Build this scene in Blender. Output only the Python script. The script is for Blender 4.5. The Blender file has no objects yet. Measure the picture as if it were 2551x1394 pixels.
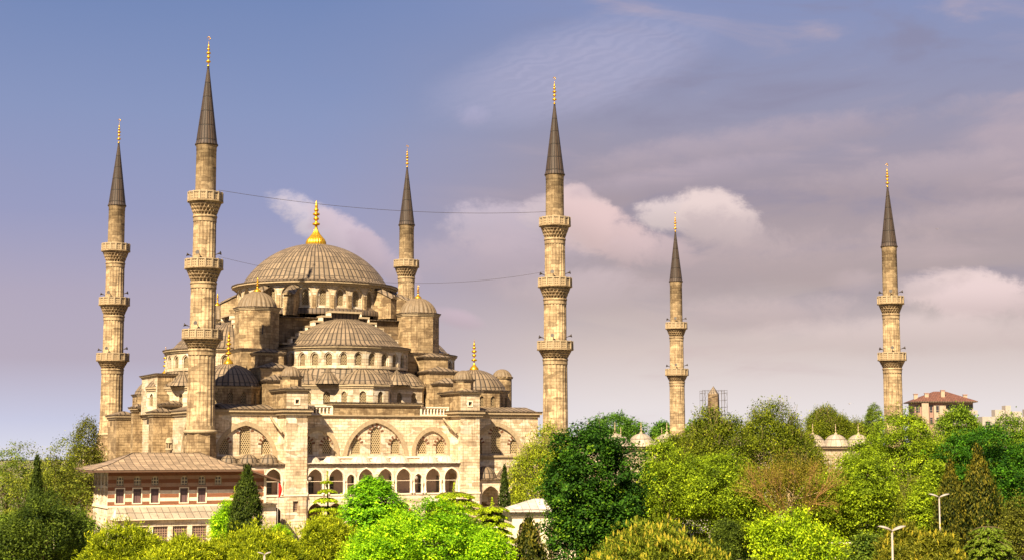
import bpy, math, random
import numpy as np
from mathutils import Vector
from mathutils.geometry import tessellate_polygon
PI = math.pi
S = bpy.context.scene
COL = S.collection
# ---------------------------------------------------------------- camera, sky, sun, exposure
cam_d = bpy.data.cameras.new('camera'); cam = bpy.data.objects.new('camera', cam_d); COL.objects.link(cam)
cam.location = (0, 0, 13); cam.rotation_euler = (PI/2 + .1072, 0, 0)
cam_d.sensor_width = 36; cam_d.lens = 53.87; cam_d.clip_start = 1; cam_d.clip_end = 60000
S.camera = cam
S.view_settings.view_transform = 'Standard'; S.view_settings.look = 'None'
S.view_settings.exposure = 1.6; S.view_settings.gamma = 1
SUN = Vector((-.31, -.78, .78)).normalized()
sl = bpy.data.lights.new('sun', 'SUN'); so = bpy.data.objects.new('sun', sl); COL.objects.link(so)
sl.energy = 5.0; sl.angle = math.radians(.5); sl.color = (1, .84, .60)
so.rotation_euler = SUN.to_track_quat('Z', 'Y').to_euler()

class G:
    """small node-graph helper"""
    def __init__(s, nt): s.nt = nt; s.N = nt.nodes; s.L = nt.links
    def n(s, t, **k):
        x = s.N.new(t)
        for a, b in k.items(): setattr(x, a, b)
        return x
    def put(s, sock, v):
        if hasattr(v, 'is_linked') or hasattr(v, 'links'): s.L.new(v, sock)
        else: sock.default_value = v
    def m(s, op, a, b=0., c=0., clamp=False):
        x = s.n('ShaderNodeMath', operation=op, use_clamp=clamp)
        s.put(x.inputs[0], a); s.put(x.inputs[1], b); s.put(x.inputs[2], c)
        return x.outputs[0]
    def ss(s, v, a, b, lo=0., hi=1.):
        x = s.n('ShaderNodeMapRange', interpolation_type='SMOOTHSTEP')
        s.put(x.inputs[0], v)
        for i, q in enumerate((a, b, lo, hi)): x.inputs[1+i].default_value = q
        return x.outputs[0]
    def noise(s, vec, scale, detail=4., rough=.55, dist=0.):
        x = s.n('ShaderNodeTexNoise'); s.L.new(vec, x.inputs['Vector'])
        x.inputs['Scale'].default_value = scale; x.inputs['Detail'].default_value = detail
        x.inputs['Roughness'].default_value = rough; x.inputs['Distortion'].default_value = dist
        return x.outputs['Fac']
    def mix(s, f, a, b, bt='MIX'):
        x = s.n('ShaderNodeMix', data_type='RGBA', blend_type=bt)
        s.put(x.inputs[0], f)
        for i, v in ((6, a), (7, b)):
            if isinstance(v, tuple) and len(v) == 3: v = v + (1,)
            s.put(x.inputs[i], v)
        return x.outputs[2]
    def scale(s, vec, sc):
        x = s.n('ShaderNodeVectorMath', operation='MULTIPLY'); s.L.new(vec, x.inputs[0]); x.inputs[1].default_value = sc
        return x.outputs[0]
    def ramp(s, v, pts):
        x = s.n('ShaderNodeValToRGB'); s.L.new(v, x.inputs[0]); e = x.color_ramp.elements
        while len(e) < len(pts): e.new(.5)
        for i, (p, c) in enumerate(pts): e[i].position = p; e[i].color = tuple(c) + (1,)
        return x.outputs[0]

def srgb(r, g, b, k=1.):
    f = lambda c: ((c/255+.055)/1.055)**2.4 if c > 10 else c/255/12.92
    return (f(r)*k, f(g)*k, f(b)*k)

def make_world():
    w = bpy.data.worlds.new('World'); S.world = w; w.use_nodes = True
    nt = w.node_tree; nt.nodes.clear(); g = G(nt)
    out = g.n('ShaderNodeOutputWorld'); sky = g.n('ShaderNodeTexSky', sky_type='NISHITA')
    sky.sun_disc = False; sky.sun_elevation = math.asin(SUN.z); sky.sun_rotation = math.atan2(SUN.x, SUN.y)
    sky.dust_density = 3
    bg1 = g.n('ShaderNodeBackground'); g.L.new(sky.outputs[0], bg1.inputs[0]); bg1.inputs[1].default_value = .05
    tc = g.n('ShaderNodeTexCoord'); D = tc.outputs['Generated']
    sp = g.n('ShaderNodeSeparateXYZ'); g.L.new(D, sp.inputs[0])
    az = g.m('ARCTAN2', sp.outputs[0], sp.outputs[1]); el = g.m('ARCSINE', sp.outputs[2])
    K = .365
    # clear part of the sky by elevation
    t = g.m('DIVIDE', el, .32, clamp=True)
    base = g.ramp(t, [(0, srgb(216,216,232,K)), (.05, srgb(200,201,224,K)), (.17, srgb(178,166,184,K)), (.3, srgb(170,158,180,K)),
                      (.46, srgb(146,146,182,K)), (.66, srgb(130,141,181,K)), (.9, srgb(106,126,173,K))])
    right = g.ramp(t, [(0, srgb(240,233,233,K)), (.08, srgb(230,220,220,K)), (.19, srgb(208,190,186,K)), (.33, srgb(172,152,152,K)),
                       (.5, srgb(160,141,148,K)), (.66, srgb(145,140,163,K)), (.88, srgb(128,137,177,K))])
    cn = g.noise(g.scale(D, (1, 1, 2.2)), 4.5, 5, .5, .3)
    f = g.m('ADD', g.ss(az, -.16, .1), g.m('MULTIPLY', g.m('SUBTRACT', cn, .5), .7), clamp=True)
    col = g.mix(f, base, right)
    # broad soft veils
    v = g.noise(g.scale(D, (1.2, 1.2, 5)), 5, 6, .55, .6)
    vm = g.m('MULTIPLY', g.ss(v, .5, .72), g.ss(az, -.1, .12))
    col = g.mix(g.m('MULTIPLY', vm, .55), col, srgb(196,170,172,K))
    vm2 = g.m('MULTIPLY', g.ss(v, .5, .3), g.m('MULTIPLY', g.ss(az, -.02, .1), g.ss(el, .05, .12)))
    col = g.mix(g.m('MULTIPLY', vm2, .6), col, srgb(132,124,148,K))
    wob = g.noise(g.scale(D, (1, 1, 1.5)), 24, 9, .68, .25); wob2 = g.noise(D, 8, 4, .5, .2)
    def blob(a0, e0, wa, we, tilt=0., wamp=1.1):
        da = g.m('SUBTRACT', az, a0); de = g.m('SUBTRACT', g.m('SUBTRACT', el, e0), g.m('MULTIPLY', da, tilt))
        q = g.m('ADD', g.m('POWER', g.m('DIVIDE', da, wa), 2), g.m('POWER', g.m('DIVIDE', de, we), 2))
        q = g.m('ADD', q, g.m('MULTIPLY', g.m('SUBTRACT', wob, .5), wamp*3.3))
        return g.m('ADD', q, g.m('MULTIPLY', g.m('SUBTRACT', wob2, .5), wamp*1.6)), de
    # rippled high cloud
    q, de = blob(.04, .243, .09, .03, .22, .3)
    wv = g.n('ShaderNodeTexWave', wave_type='BANDS', bands_direction='DIAGONAL'); g.L.new(g.scale(D, (-1.2, 1, 3.6)), wv.inputs[0])
    wv.inputs['Scale'].default_value = 34; wv.inputs['Distortion'].default_value = 9; wv.inputs['Detail'].default_value = 3
    wv.inputs['Detail Scale'].default_value = 1.3
    mk = g.m('MULTIPLY', g.ss(q, 1.5, 0.), g.m('ADD', g.m('MULTIPLY', g.m('MULTIPLY', wv.outputs['Fac'], g.ss(wob, .3, .7)), .2), .36))
    col = g.mix(mk, col, srgb(184,178,204,K))
    # puffs: centre az, el, half sizes, tilt, colour, strength
    for a0, e0, wa, we, ti, c, st in [
        (-.128,.142,.030,.015,-.5,(214,198,206),.95), (-.108,.132,.030,.015,-.6,(204,182,192),.9), (-.085,.12,.024,.012,-.55,(190,168,180),.8),
        (-.010,.142,.040,.016,0,(200,182,192),.75), (.010,.134,.050,.020,0,(190,170,180),.6), (.024,.150,.020,.013,0,(216,194,196),.7),
        (.045,.146,.024,.020,-.3,(226,196,192),.9), (.066,.136,.035,.016,-.45,(222,190,186),.85), (.092,.124,.030,.013,-.1,(206,178,178),.7),
        (.108,.150,.024,.012,0,(226,204,200),.9), (.135,.146,.032,.017,-.2,(228,204,198),.95), (.150,.132,.040,.018,-.2,(190,168,168),.7),
        (.115,.110,.06,.016,0,(176,154,156),.5), (.29,.095,.045,.013,-.05,(232,206,202),.9), (.315,.090,.05,.012,0,(226,200,198),.8),
        (.255,.100,.02,.007,0,(206,184,184),.5),
        (-.027,.213,.012,.008,0,(176,168,196),.55), (-.035,.082,.016,.006,-.2,(204,176,188),.55), (.225,.105,.018,.009,0,(206,182,184),.6),
        (.16,.085,.07,.012,0,(206,182,180),.6), (.05,.1,.06,.014,0,(204,182,184),.6), (.17,.195,.12,.012,.12,(180,160,168),.6),
        (.26,.17,.09,.012,.06,(186,164,168),.55), (.30,.14,.08,.012,.02,(190,166,166),.6), (.12,.175,.07,.008,.14,(182,162,172),.5), (.2,.12,.09,.02,0,(188,164,164),.6), (.26,.07,.1,.012,0,(222,200,196),.6), (-.02,.12,.06,.02,0,(194,172,180),.5)]:
        q, de = blob(a0, e0, wa, we, ti)
        f = g.m('MULTIPLY', g.ss(q, *((1.3, .3) if st >= .7 else (1.6, -.3))), st)
        lit = g.ss(de, -we*1.1, we*.9)
        cc = g.mix(lit, tuple(x*.80 for x in srgb(*c, K)), tuple(min(1, x*1.06) for x in srgb(*c, K)))
        col = g.mix(f, col, cc)
    bg2 = g.n('ShaderNodeBackground'); g.L.new(col, bg2.inputs[0]); bg2.inputs[1].default_value = 1.0
    mx = g.n('ShaderNodeMixShader'); mx.inputs[0].default_value = .9
    g.L.new(bg1.outputs[0], mx.inputs[1]); g.L.new(bg2.outputs[0], mx.inputs[2]); g.L.new(mx.outputs[0], out.inputs[0])
make_world()

# ---------------------------------------------------------------- materials
def mat(name, rough=.8, metal=0., spec=.3):
    m = bpy.data.materials.new(name); m.use_nodes = True; g = G(m.node_tree); b = g.N['Principled BSDF']
    b.inputs['Roughness'].default_value = rough; b.inputs['Metallic'].default_value = metal
    b.inputs['Specular IOR Level'].default_value = spec
    return m, g, b
def bump(g, b, h, s=.5, d=.05):
    x = g.n('ShaderNodeBump'); x.inputs['Strength'].default_value = s; x.inputs['Distance'].default_value = d
    g.L.new(h, x.inputs['Height']); g.L.new(x.outputs[0], b.inputs['Normal'])
def stone(name, c1, c2, mortar, bw=.95, rh=.42, stain=(.11,.065,.03), amt=.6, light=None, streak=.5):
    m, g, b = mat(name)
    uv = g.n('ShaderNodeUVMap'); uv.uv_map = 'UVMap'; U = uv.outputs[0]
    br = g.n('ShaderNodeTexBrick'); g.L.new(U, br.inputs[0]); br.offset = .5
    br.inputs['Color1'].default_value = c1+(1,); br.inputs['Color2'].default_value = c2+(1,); br.inputs['Mortar'].default_value = mortar+(1,)
    br.inputs['Scale'].default_value = 1; br.inputs['Mortar Size'].default_value = .022; br.inputs['Mortar Smooth'].default_value = .4
    br.inputs['Bias'].default_value = -.25; br.inputs['Brick Width'].default_value = bw; br.inputs['Row Height'].default_value = rh
    # irregular darker and lighter blocks
    vo = g.n('ShaderNodeTexVoronoi', distance='CHEBYCHEV'); g.L.new(g.scale(U, (.55, 1.6, 1)), vo.inputs['Vector']); vo.inputs['Scale'].default_value = 1
    sx = g.n('ShaderNodeSeparateColor'); g.L.new(vo.outputs['Color'], sx.inputs[0])
    col = g.mix(g.m('MULTIPLY', g.ss(sx.outputs[0], .66, .9), .62), br.outputs[0], tuple(x*.5 for x in c2))
    col = g.mix(g.m('MULTIPLY', g.ss(sx.outputs[1], .68, .92), .6), col, light or tuple(min(.85, x*1.5) for x in c1))
    ob = g.n('ShaderNodeTexCoord').outputs['Object']
    n1 = g.noise(ob, .42, 9, .74); n2 = g.noise(g.scale(ob, (2.6, 2.6, .16)), 1, 6, .7); n3 = g.noise(ob, 5, 6, .75)
    col = g.mix(g.m('MULTIPLY', g.ss(n1, .46, .62), amt), col, stain)
    col = g.mix(g.m('MULTIPLY', g.ss(n2, .50, .66), streak), col, stain)
    col = g.mix(g.m('MULTIPLY', n3, .4), col, g.mix(.5, col, (0.16,.1,.05)), 'MIX')
    g.L.new(col, b.inputs['Base Color'])
    h = g.m('ADD', g.m('MULTIPLY', br.outputs['Fac'], -1.), g.m('MULTIPLY', n3, .9)); bump(g, b, h, .55, .05)
    return m
M = {}
M['stone'] = stone('stone', (.53,.40,.235), (.34,.235,.12), (.17,.11,.055), amt=.7, streak=.65)
M['stone_pale'] = stone('stone_pale', (.80,.69,.53), (.64,.52,.36), (.33,.24,.14), amt=.28, streak=.3)
M['stone_dark'] = stone('stone_dark', (.30,.22,.13), (.17,.12,.07), (.09,.06,.03), amt=.9, streak=.85)
M['minaret'] = stone('minaret', (.56,.43,.26), (.38,.27,.15), (.22,.15,.08), bw=.8, rh=.5, stain=(.12,.075,.038), amt=.55, streak=.7)
M['ashlar'] = stone('ashlar', (.80,.71,.58), (.62,.51,.38), (.44,.34,.23), amt=.22, streak=.3)
M['facade'] = stone('facade', (.80,.68,.51), (.56,.43,.28), (.28,.20,.12), amt=.42, streak=.42)
def plain(name, c, rough=.75, var=.35, sc=3., metal=0., spec=.3):
    m, g, b = mat(name, rough, metal, spec); ob = g.n('ShaderNodeTexCoord').outputs['Object']
    n = g.noise(ob, sc, 6, .65); n2 = g.noise(g.scale(ob, (3, 3, .4)), 1.3, 5, .6)
    col = g.mix(g.m('MULTIPLY', g.ss(n, .35, .7), var), c, tuple(x*.45 for x in c))
    col = g.mix(g.m('MULTIPLY', g.ss(n2, .5, .75), var), col, tuple(x*.5 for x in c))
    g.L.new(col, b.inputs['Base Color']); bump(g, b, n, .3, .03)
    return m
M['trim'] = plain('trim', (.56,.45,.30), var=.5)
M['trim_pale'] = plain('trim_pale', (.80,.70,.56), var=.22)
M['red_stone'] = plain('red_stone', (.17,.075,.04), var=.3)
M['iron'] = plain('iron', (.05,.04,.035), .5)
M['wood'] = plain('wood', (.13,.075,.05))
M['white_paint'] = plain('white_paint', (.33,.30,.28), .4, .25)
M['red_cloth'] = plain('red_cloth', (.62,.02,.015), .8, .15)
M['maroon'] = plain('maroon', (.12,.01,.015), .6, .2)
M['tile_blue'] = plain('tile_blue', (.12,.22,.24), .4, .5)
M['cloth_dark'] = plain('cloth_dark', (.04,.045,.06)); M['skin'] = plain('skin', (.5,.3,.2), .6, .1); M['cloth_pale'] = plain('cloth_pale', (.6,.55,.5))
M['bark'] = plain('bark', (.11,.075,.045), .9, .6, 4); M['bark_pale'] = plain('bark_pale', (.36,.27,.15), .9, .6, 3)
def gold():
    m, g, b = mat('gold', .3, .72, .6); ob = g.n('ShaderNodeTexCoord').outputs['Object']
    g.L.new(g.mix(g.ss(g.noise(ob, 3, 4), .45, .75), (.62,.34,.02), (.34,.16,.008)), b.inputs['Base Color']); return m
M['gold'] = gold()
def lead(name, c, gu, gv, dark=.42, w=.20):
    """lead sheet: raised rolls every gu metres across, laps every gv metres along"""
    m, g, b = mat(name, .62, .0, .35)
    uv = g.n('ShaderNodeUVMap'); uv.uv_map = 'UVMap'; sp = g.n('ShaderNodeSeparateXYZ'); g.L.new(uv.outputs[0], sp.inputs[0])
    ob = g.n('ShaderNodeTexCoord').outputs['Object']
    wn = g.m('MULTIPLY', g.m('SUBTRACT', g.noise(ob, 1.3, 4), .5), .12)
    u = g.m('DIVIDE', sp.outputs[0], gu); fu = g.m('ABSOLUTE', g.m('SUBTRACT', g.m('FRACT', g.m('ADD', u, wn)), .5))
    v = g.m('DIVIDE', sp.outputs[1], gv); fv = g.m('ABSOLUTE', g.m('SUBTRACT', g.m('FRACT', g.m('ADD', v, wn)), .5))
    lu = g.ss(fu, w, w*.25); lv = g.ss(fv, .05, .012)
    cell = g.n('ShaderNodeTexWhiteNoise', noise_dimensions='2D'); cb = g.n('ShaderNodeCombineXYZ')
    g.L.new(g.m('FLOOR', g.m('ADD', g.m('ADD', u, wn), .5)), cb.inputs[0]); g.L.new(g.m('FLOOR', g.m('ADD', g.m('ADD', v, wn), .5)), cb.inputs[1]); g.L.new(cb.outputs[0], cell.inputs[0])
    col = g.mix(cell.outputs[0], tuple(x*.72 for x in c), tuple(min(.9, x*1.2) for x in c))
    n = g.noise(ob, .8, 7, .7); n2 = g.noise(ob, 5, 6, .7)
    col = g.mix(g.m('MULTIPLY', g.ss(n, .48, .7), .6), col, tuple(x*.42 for x in c))
    col = g.mix(g.m('MULTIPLY', g.ss(n2, .4, .75), .4), col, tuple(x*.5 for x in c))
    col = g.mix(g.m('MULTIPLY', g.m('MAXIMUM', lu, lv), .92), col, tuple(x*dark*.6 for x in c))
    g.L.new(col, b.inputs['Base Color'])
    bump(g, b, g.m('SUBTRACT', g.m('MULTIPLY', n2, .3), g.m('MAXIMUM', lu, g.m('MULTIPLY', lv, .6))), .7, .09)
    return m
M['lead'] = lead('lead', (.46,.36,.25), .84, 1.5, .18)
M['lead_dark'] = lead('lead_dark', (.24,.175,.12), .6, 2.2)
M['lead_spire'] = lead('lead_spire', (.125,.085,.06), .46, 2.05, .35)
M['lead_rib'] = plain('lead_rib', (.40,.31,.205), .6, .55, 2.2)
M['lead_pale'] = lead('lead_pale', (.36,.31,.25), .9, 2.6, .5, .05)
M['lead_gallery'] = lead('lead_gallery', (.62,.54,.45), .9, 2.6, .5, .04)
M['lead_pav'] = lead('lead_pav', (.29,.215,.145), .85, .95, .3, .06)
def lattice(name, c, hole, p=.24, r=.32, glass=False):
    """pierced stone screen: staggered round holes showing the dark behind"""
    m, g, b = mat(name, .8)
    uv = g.n('ShaderNodeUVMap'); uv.uv_map = 'UVMap'; sp = g.n('ShaderNodeSeparateXYZ'); g.L.new(uv.outputs[0], sp.inputs[0])
    def dots(ou, ov):
        a = g.m('SUBTRACT', g.m('FRACT', g.m('ADD', g.m('DIVIDE', sp.outputs[0], p), ou)), .5)
        c_ = g.m('MULTIPLY', g.m('SUBTRACT', g.m('FRACT', g.m('ADD', g.m('DIVIDE', sp.outputs[1], p*1.732), ov)), .5), 1.732)
        return g.m('SQRT', g.m('ADD', g.m('MULTIPLY', a, a), g.m('MULTIPLY', c_, c_)))
    d = g.m('MINIMUM', dots(0, 0), dots(.5, .5)); f = g.ss(d, r, r-.08)
    g.L.new(g.mix(f, c, hole), b.inputs['Base Color'])
    bump(g, b, g.m('SUBTRACT', 1., f), .9, .05)
    return m
M['lattice'] = lattice('lattice', (.60,.47,.27), (.03,.02,.012), .30, .35)
M['lattice_small'] = lattice('lattice_small', (.42,.32,.18), (.025,.018,.012), .25, .37)
def striped():
    m, g, b = mat('striped_masonry', .85)
    uv = g.n('ShaderNodeUVMap'); uv.uv_map = 'UVMap'; sp = g.n('ShaderNodeSeparateXYZ'); g.L.new(uv.outputs[0], sp.inputs[0])
    br = g.n('ShaderNodeTexBrick'); g.L.new(uv.outputs[0], br.inputs[0]); br.inputs['Scale'].default_value = 1
    br.inputs['Brick Width'].default_value = .42; br.inputs['Row Height'].default_value = .13; br.inputs['Mortar Size'].default_value = .012
    br.inputs['Color1'].default_value = (.24,.085,.04,1); br.inputs['Color2'].default_value = (.17,.06,.03,1); br.inputs['Mortar'].default_value = (.26,.15,.09,1)
    b2 = g.n('ShaderNodeTexBrick'); g.L.new(uv.outputs[0], b2.inputs[0]); b2.inputs['Scale'].default_value = 1
    b2.inputs['Brick Width'].default_value = 1.5; b2.inputs['Row Height'].default_value = .92; b2.inputs['Mortar Size'].default_value = .012
    b2.inputs['Color1'].default_value = (.86,.76,.62,1); b2.inputs['Color2'].default_value = (.74,.58,.44,1); b2.inputs['Mortar'].default_value = (.4,.3,.2,1)
    f = g.m('FRACT', g.m('DIVIDE', sp.outputs[1], .92)); s_ = g.m('GREATER_THAN', f, .52)
    n = g.noise(uv.outputs[0], 1.5, 5)
    s_ = g.m('MULTIPLY', s_, g.m('SUBTRACT', 1., g.m('MULTIPLY', g.m('GREATER_THAN', sp.outputs[1], 7.85), .75)))
    col = g.mix(s_, br.outputs[0], b2.outputs[0]); col = g.mix(g.m('MULTIPLY', g.ss(n, .45, .75), .35), col, (.2,.1,.05))
    g.L.new(col, b.inputs['Base Color']); return m
M['striped'] = striped()
def glassy(name, c, fr, pu, pv, wl=.08):
    """window pane with glazing bars or grille"""
    m, g, b = mat(name, .35, 0, .5)
    uv = g.n('ShaderNodeUVMap'); uv.uv_map = 'UVMap'; sp = g.n('ShaderNodeSeparateXYZ'); g.L.new(uv.outputs[0], sp.inputs[0])
    a = g.m('ABSOLUTE', g.m('SUBTRACT', g.m('FRACT', g.m('DIVIDE', sp.outputs[0], pu)), .5)); c_ = g.m('ABSOLUTE', g.m('SUBTRACT', g.m('FRACT', g.m('DIVIDE', sp.outputs[1], pv)), .5))
    f = g.m('MAXIMUM', g.m('LESS_THAN', a, wl), g.m('LESS_THAN', c_, wl))
    g.L.new(g.mix(f, c, fr), b.inputs['Base Color']); return m
M['pane_bars'] = glassy('pane_bars', (.09,.07,.06), (.6,.52,.36), .36, .42, .13)
M['pane_shutter'] = glassy('pane_shutter', (.14,.085,.09), (.07,.04,.045), .52, 2.1, .07)
M['grille'] = glassy('grille', (.06,.04,.04), (.30,.2,.15), .3, .3, .14)
M['dark_glass'] = glassy('dark_glass', (.025,.025,.035), (.2,.17,.14), 1.3, 1.1, .04)
M['tiles'] = lead('roof_tiles', (.17,.075,.05), .4, .45, .6, .12)
M['plaster'] = plain('plaster', (.40,.31,.24)); M['concrete'] = plain('concrete', (.52,.47,.42), var=.25, sc=1)
M['plaster_pink'] = plain('plaster_pink', (.30,.19,.16))
def pierced(name):
    m, g, b = mat(name, .8)
    uv = g.n('ShaderNodeUVMap'); uv.uv_map = 'UVMap'; sp = g.n('ShaderNodeSeparateXYZ'); g.L.new(uv.outputs[0], sp.inputs[0])
    a = g.m('ABSOLUTE', g.m('SUBTRACT', g.m('FRACT', g.m('DIVIDE', sp.outputs[0], .27)), .5)); c_ = g.m('ABSOLUTE', g.m('SUBTRACT', g.m('FRACT', g.m('DIVIDE', sp.outputs[1], .33)), .5))
    f = g.ss(g.m('MAXIMUM', a, c_), .30, .24)
    g.L.new(g.mix(g.m('MULTIPLY', f, .9), (.50,.39,.25), (.07,.045,.025)), b.inputs['Base Color']); return m
M['pierced'] = pierced('pierced_parapet')

# ---------------------------------------------------------------- mesh helpers
class MB:
    def __init__(s): s.v = []; s.f = []; s.uv = []; s.mi = []; s.sm = []; s.mats = []
    def mat(s, name):
        if name not in s.mats: s.mats.append(name)
        return s.mats.index(name)
    def face(s, pts, m, uv=None, smooth=False):
        b = len(s.v); s.v += [tuple(p) for p in pts]; s.f.append(tuple(range(b, b+len(pts))))
        if uv is None:
            p = [Vector(q) for q in pts]; n = Vector((0, 0, 0))
            for i in range(len(p)): n += (p[i]-p[0]).cross(p[(i+1) % len(p)]-p[0])
            n = n.normalized() if n.length > 1e-9 else Vector((0, 0, 1))
            if abs(n.z) > .9: uv = [(q.x, q.y) for q in p]
            else:
                t = Vector((-n.y, n.x, 0)).normalized(); u2 = n.cross(t)
                uv = [(q.dot(t), q.dot(u2) if abs(n.z) > .05 else q.z) for q in p]
        s.uv.append(uv); s.mi.append(s.mat(m)); s.sm.append(smooth)
    def build(s, name, parent=None, loc=(0, 0, 0), weld=True):
        me = bpy.data.meshes.new(name); me.from_pydata(s.v, [], s.f)
        ul = me.uv_layers.new(name='UVMap'); ul.data.foreach_set('uv', [c for f in s.uv for p in f for c in p])
        me.polygons.foreach_set('material_index', s.mi); me.polygons.foreach_set('use_smooth', s.sm)
        for k in s.mats: me.materials.append(M[k])
        if weld and any(s.sm):
            import bmesh
            bm = bmesh.new(); bm.from_mesh(me); bmesh.ops.remove_doubles(bm, verts=bm.verts, dist=.0008); bm.to_mesh(me); bm.free()
        me.update(); o = bpy.data.objects.new(name, me); COL.objects.link(o); o.location = loc
        if parent: o.parent = parent
        return o
def area2(p): return .5*sum(p[i][0]*p[(i+1) % len(p)][1]-p[(i+1) % len(p)][0]*p[i][1] for i in range(len(p)))
def ccw(p): return list(p) if area2(p) > 0 else list(reversed(p))
def offset(poly, d):
    """offset of a ccw polygon, outward by d"""
    n = len(poly); out = []
    for i in range(n):
        p0, p1, p2 = Vector(poly[i-1]), Vector(poly[i]), Vector(poly[(i+1) % n])
        a = (p1-p0).normalized(); b = (p2-p1).normalized(); na = Vector((a.y, -a.x)); nb = Vector((b.y, -b.x))
        k = na+nb; k = k/max(.3, k.dot(na)) if k.length > 1e-6 else na
        out.append(tuple(p1+k*d))
    return out
def prism(b, poly, z0, z1, m, top=None, bottom=False, skip=()):
    poly = ccw(poly); n = len(poly)
    for i in range(n):
        if i in skip: continue
        p, q = poly[i], poly[(i+1) % n]
        b.face([(p[0], p[1], z0), (q[0], q[1], z0), (q[0], q[1], z1), (p[0], p[1], z1)], m)
    if top is not False: b.face([(p[0], p[1], z1) for p in poly], top or m)
    if bottom: b.face([(p[0], p[1], z0) for p in reversed(poly)], m)
def rect(x0, x1, y0, y1): return [(x0, y0), (x1, y0), (x1, y1), (x0, y1)]
def box(b, x0, x1, y0, y1, z0, z1, m, bottom=True): prism(b, rect(x0, x1, y0, y1), z0, z1, m, bottom=bottom)
def cornice(b, poly, z, m='trim', out=.35, h=.45, lead_=True):
    """two-step moulded cornice with a lead sheet lying over it"""
    poly = ccw(poly)
    prism(b, offset(poly, out*.45), z-h, z-h*.45, m, bottom=True); prism(b, offset(poly, out), z-h*.45, z, m, bottom=True)
    if lead_: prism(b, offset(poly, out+.1), z, z+.13, 'lead_dark', bottom=True)
def hip(b, x0, x1, y0, y1, z, h, m='lead', over=.3, thick=.12):
    x0 -= over; x1 += over; y0 -= over; y1 += over
    w, d = x1-x0, y1-y0; zz = z+thick
    prism(b, rect(x0, x1, y0, y1), z, zz, 'lead_dark', bottom=True)
    if w > d: r0, r1 = (x0+d/2, (y0+y1)/2), (x1-d/2, (y0+y1)/2)
    else: r0, r1 = ((x0+x1)/2, y0+w/2), ((x0+x1)/2, y1-w/2)
    A, B, C_, D = (x0, y0, zz), (x1, y0, zz), (x1, y1, zz), (x0, y1, zz); P, Q = (r0[0], r0[1], zz+h), (r1[0], r1[1], zz+h)
    if w > d: fs = [(A, B, Q, P), (B, C_, Q), (C_, D, P, Q), (D, A, P)]
    else: fs = [(A, B, P), (B, C_, Q, P), (C_, D, Q), (D, A, P, Q)]
    for f in fs: b.face(f, m)
def lathe(b, prof, cx, cy, m, seg=32, a0=0., a1=2*PI, mod=None, smooth=True, uk=None, mats=None):
    """surface of revolution; mod(r,ang,i)->r ; a0..a1 counterclockwise"""
    full = abs(a1-a0-2*PI) < 1e-6; L = [0.]
    for i in range(1, len(prof)): L.append(L[-1]+math.dist(prof[i], prof[i-1]))
    rm = uk or max(p[0] for p in prof)
    for i in range(len(prof)-1):
        (r0, z0), (r1, z1) = prof[i], prof[i+1]
        for j in range(seg):
            t0 = a0+(a1-a0)*j/seg; t1 = a0+(a1-a0)*(j+1)/seg
            def P(r, t, z, k):
                rr = mod(r, t, k) if mod else r
                return (cx+rr*math.cos(t), cy+rr*math.sin(t), z)
            pts = [P(r0, t0, z0, i), P(r0, t1, z0, i), P(r1, t1, z1, i+1), P(r1, t0, z1, i+1)]
            uv = [(t0*rm, L[i]), (t1*rm, L[i]), (t1*rm, L[i+1]), (t0*rm, L[i+1])]
            if r1 < 1e-4: pts = pts[:3]; uv = uv[:3]
            elif r0 < 1e-4: pts = [pts[0], pts[2], pts[3]]; uv = [uv[0], uv[2], uv[3]]
            b.face(pts, (mats[i] if mats else m), uv, smooth)
def cap_prof(r, h, n=10, z=0., rtop=.0):
    """profile of a spherical-cap dome, base to apex"""
    R = (r*r+h*h)/(2*h); a = math.asin(min(1, r/R)) if h <= r else PI-math.asin(r/R)
    return [(max(0, R*math.sin(a*(1-i/n))), z+h-R+R*math.cos(a*(1-i/n))) for i in range(n+1)]
def arch(cx, z0, w, h, n=8, k=.35, rise=None):
    """pointed arch outline (u,z), ccw"""
    hw = w/2; R = hw*(1+k); rise = rise or hw*math.sqrt(1+2*k); zs = z0+h-rise; full = math.sqrt(R*R-(k*hw)**2)
    pts = [(cx-hw, z0), (cx+hw, z0)]
    am = math.acos(k*hw/R)
    for i in range(n+1):
        t = am*i/n; pts.append((cx-k*hw+R*math.cos(t), zs+R*math.sin(t)*rise/full))
    for i in range(n-1, -1, -1):
        t = am*i/n; pts.append((cx+k*hw-R*math.cos(t), zs+R*math.sin(t)*rise/full))
    out = []
    for p in pts:
        if not out or math.dist(p, out[-1]) > 1e-4: out.append(p)
    return out
class Fr:
    """vertical plane: start point, horizontal direction; outward normal to its right"""
    def __init__(s, p0, p1):
        s.p = Vector(p0); d = Vector(p1)-s.p; s.L = d.length; s.t = d/s.L; s.n = Vector((s.t.y, -s.t.x))
    def at(s, u, z, off=0.):
        q = s.p+s.t*u+s.n*off; return (q.x, q.y, z)
def rectp(u0, u1, z0, z1): return [(u0, z0), (u1, z0), (u1, z1), (u0, z1)]
def panel(b, fr, outer, holes, m, off=0., depth=.35, rev=None):
    outer = ccw(outer); holes = [ccw(h) for h in holes]
    loops = [[Vector((p[0], p[1], 0)) for p in L] for L in [outer]+holes]
    flat = [p for L in loops for p in L]
    for tri in tessellate_polygon(loops):
        q = [(flat[i].x, flat[i].y) for i in tri]
        if abs(area2(q)) < 1e-7: continue
        q = ccw(q); b.face([fr.at(u, z, off) for u, z in q], m, [(u+fr.p.x*.7+fr.p.y*.3, z) for u, z in q])
    for h in holes:
        for i in range(len(h)):
            p, q = h[i], h[(i+1) % len(h)]
            b.face([fr.at(*q, off), fr.at(*p, off), fr.at(*p, off-depth), fr.at(*q, off-depth)], rev or m)
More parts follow.
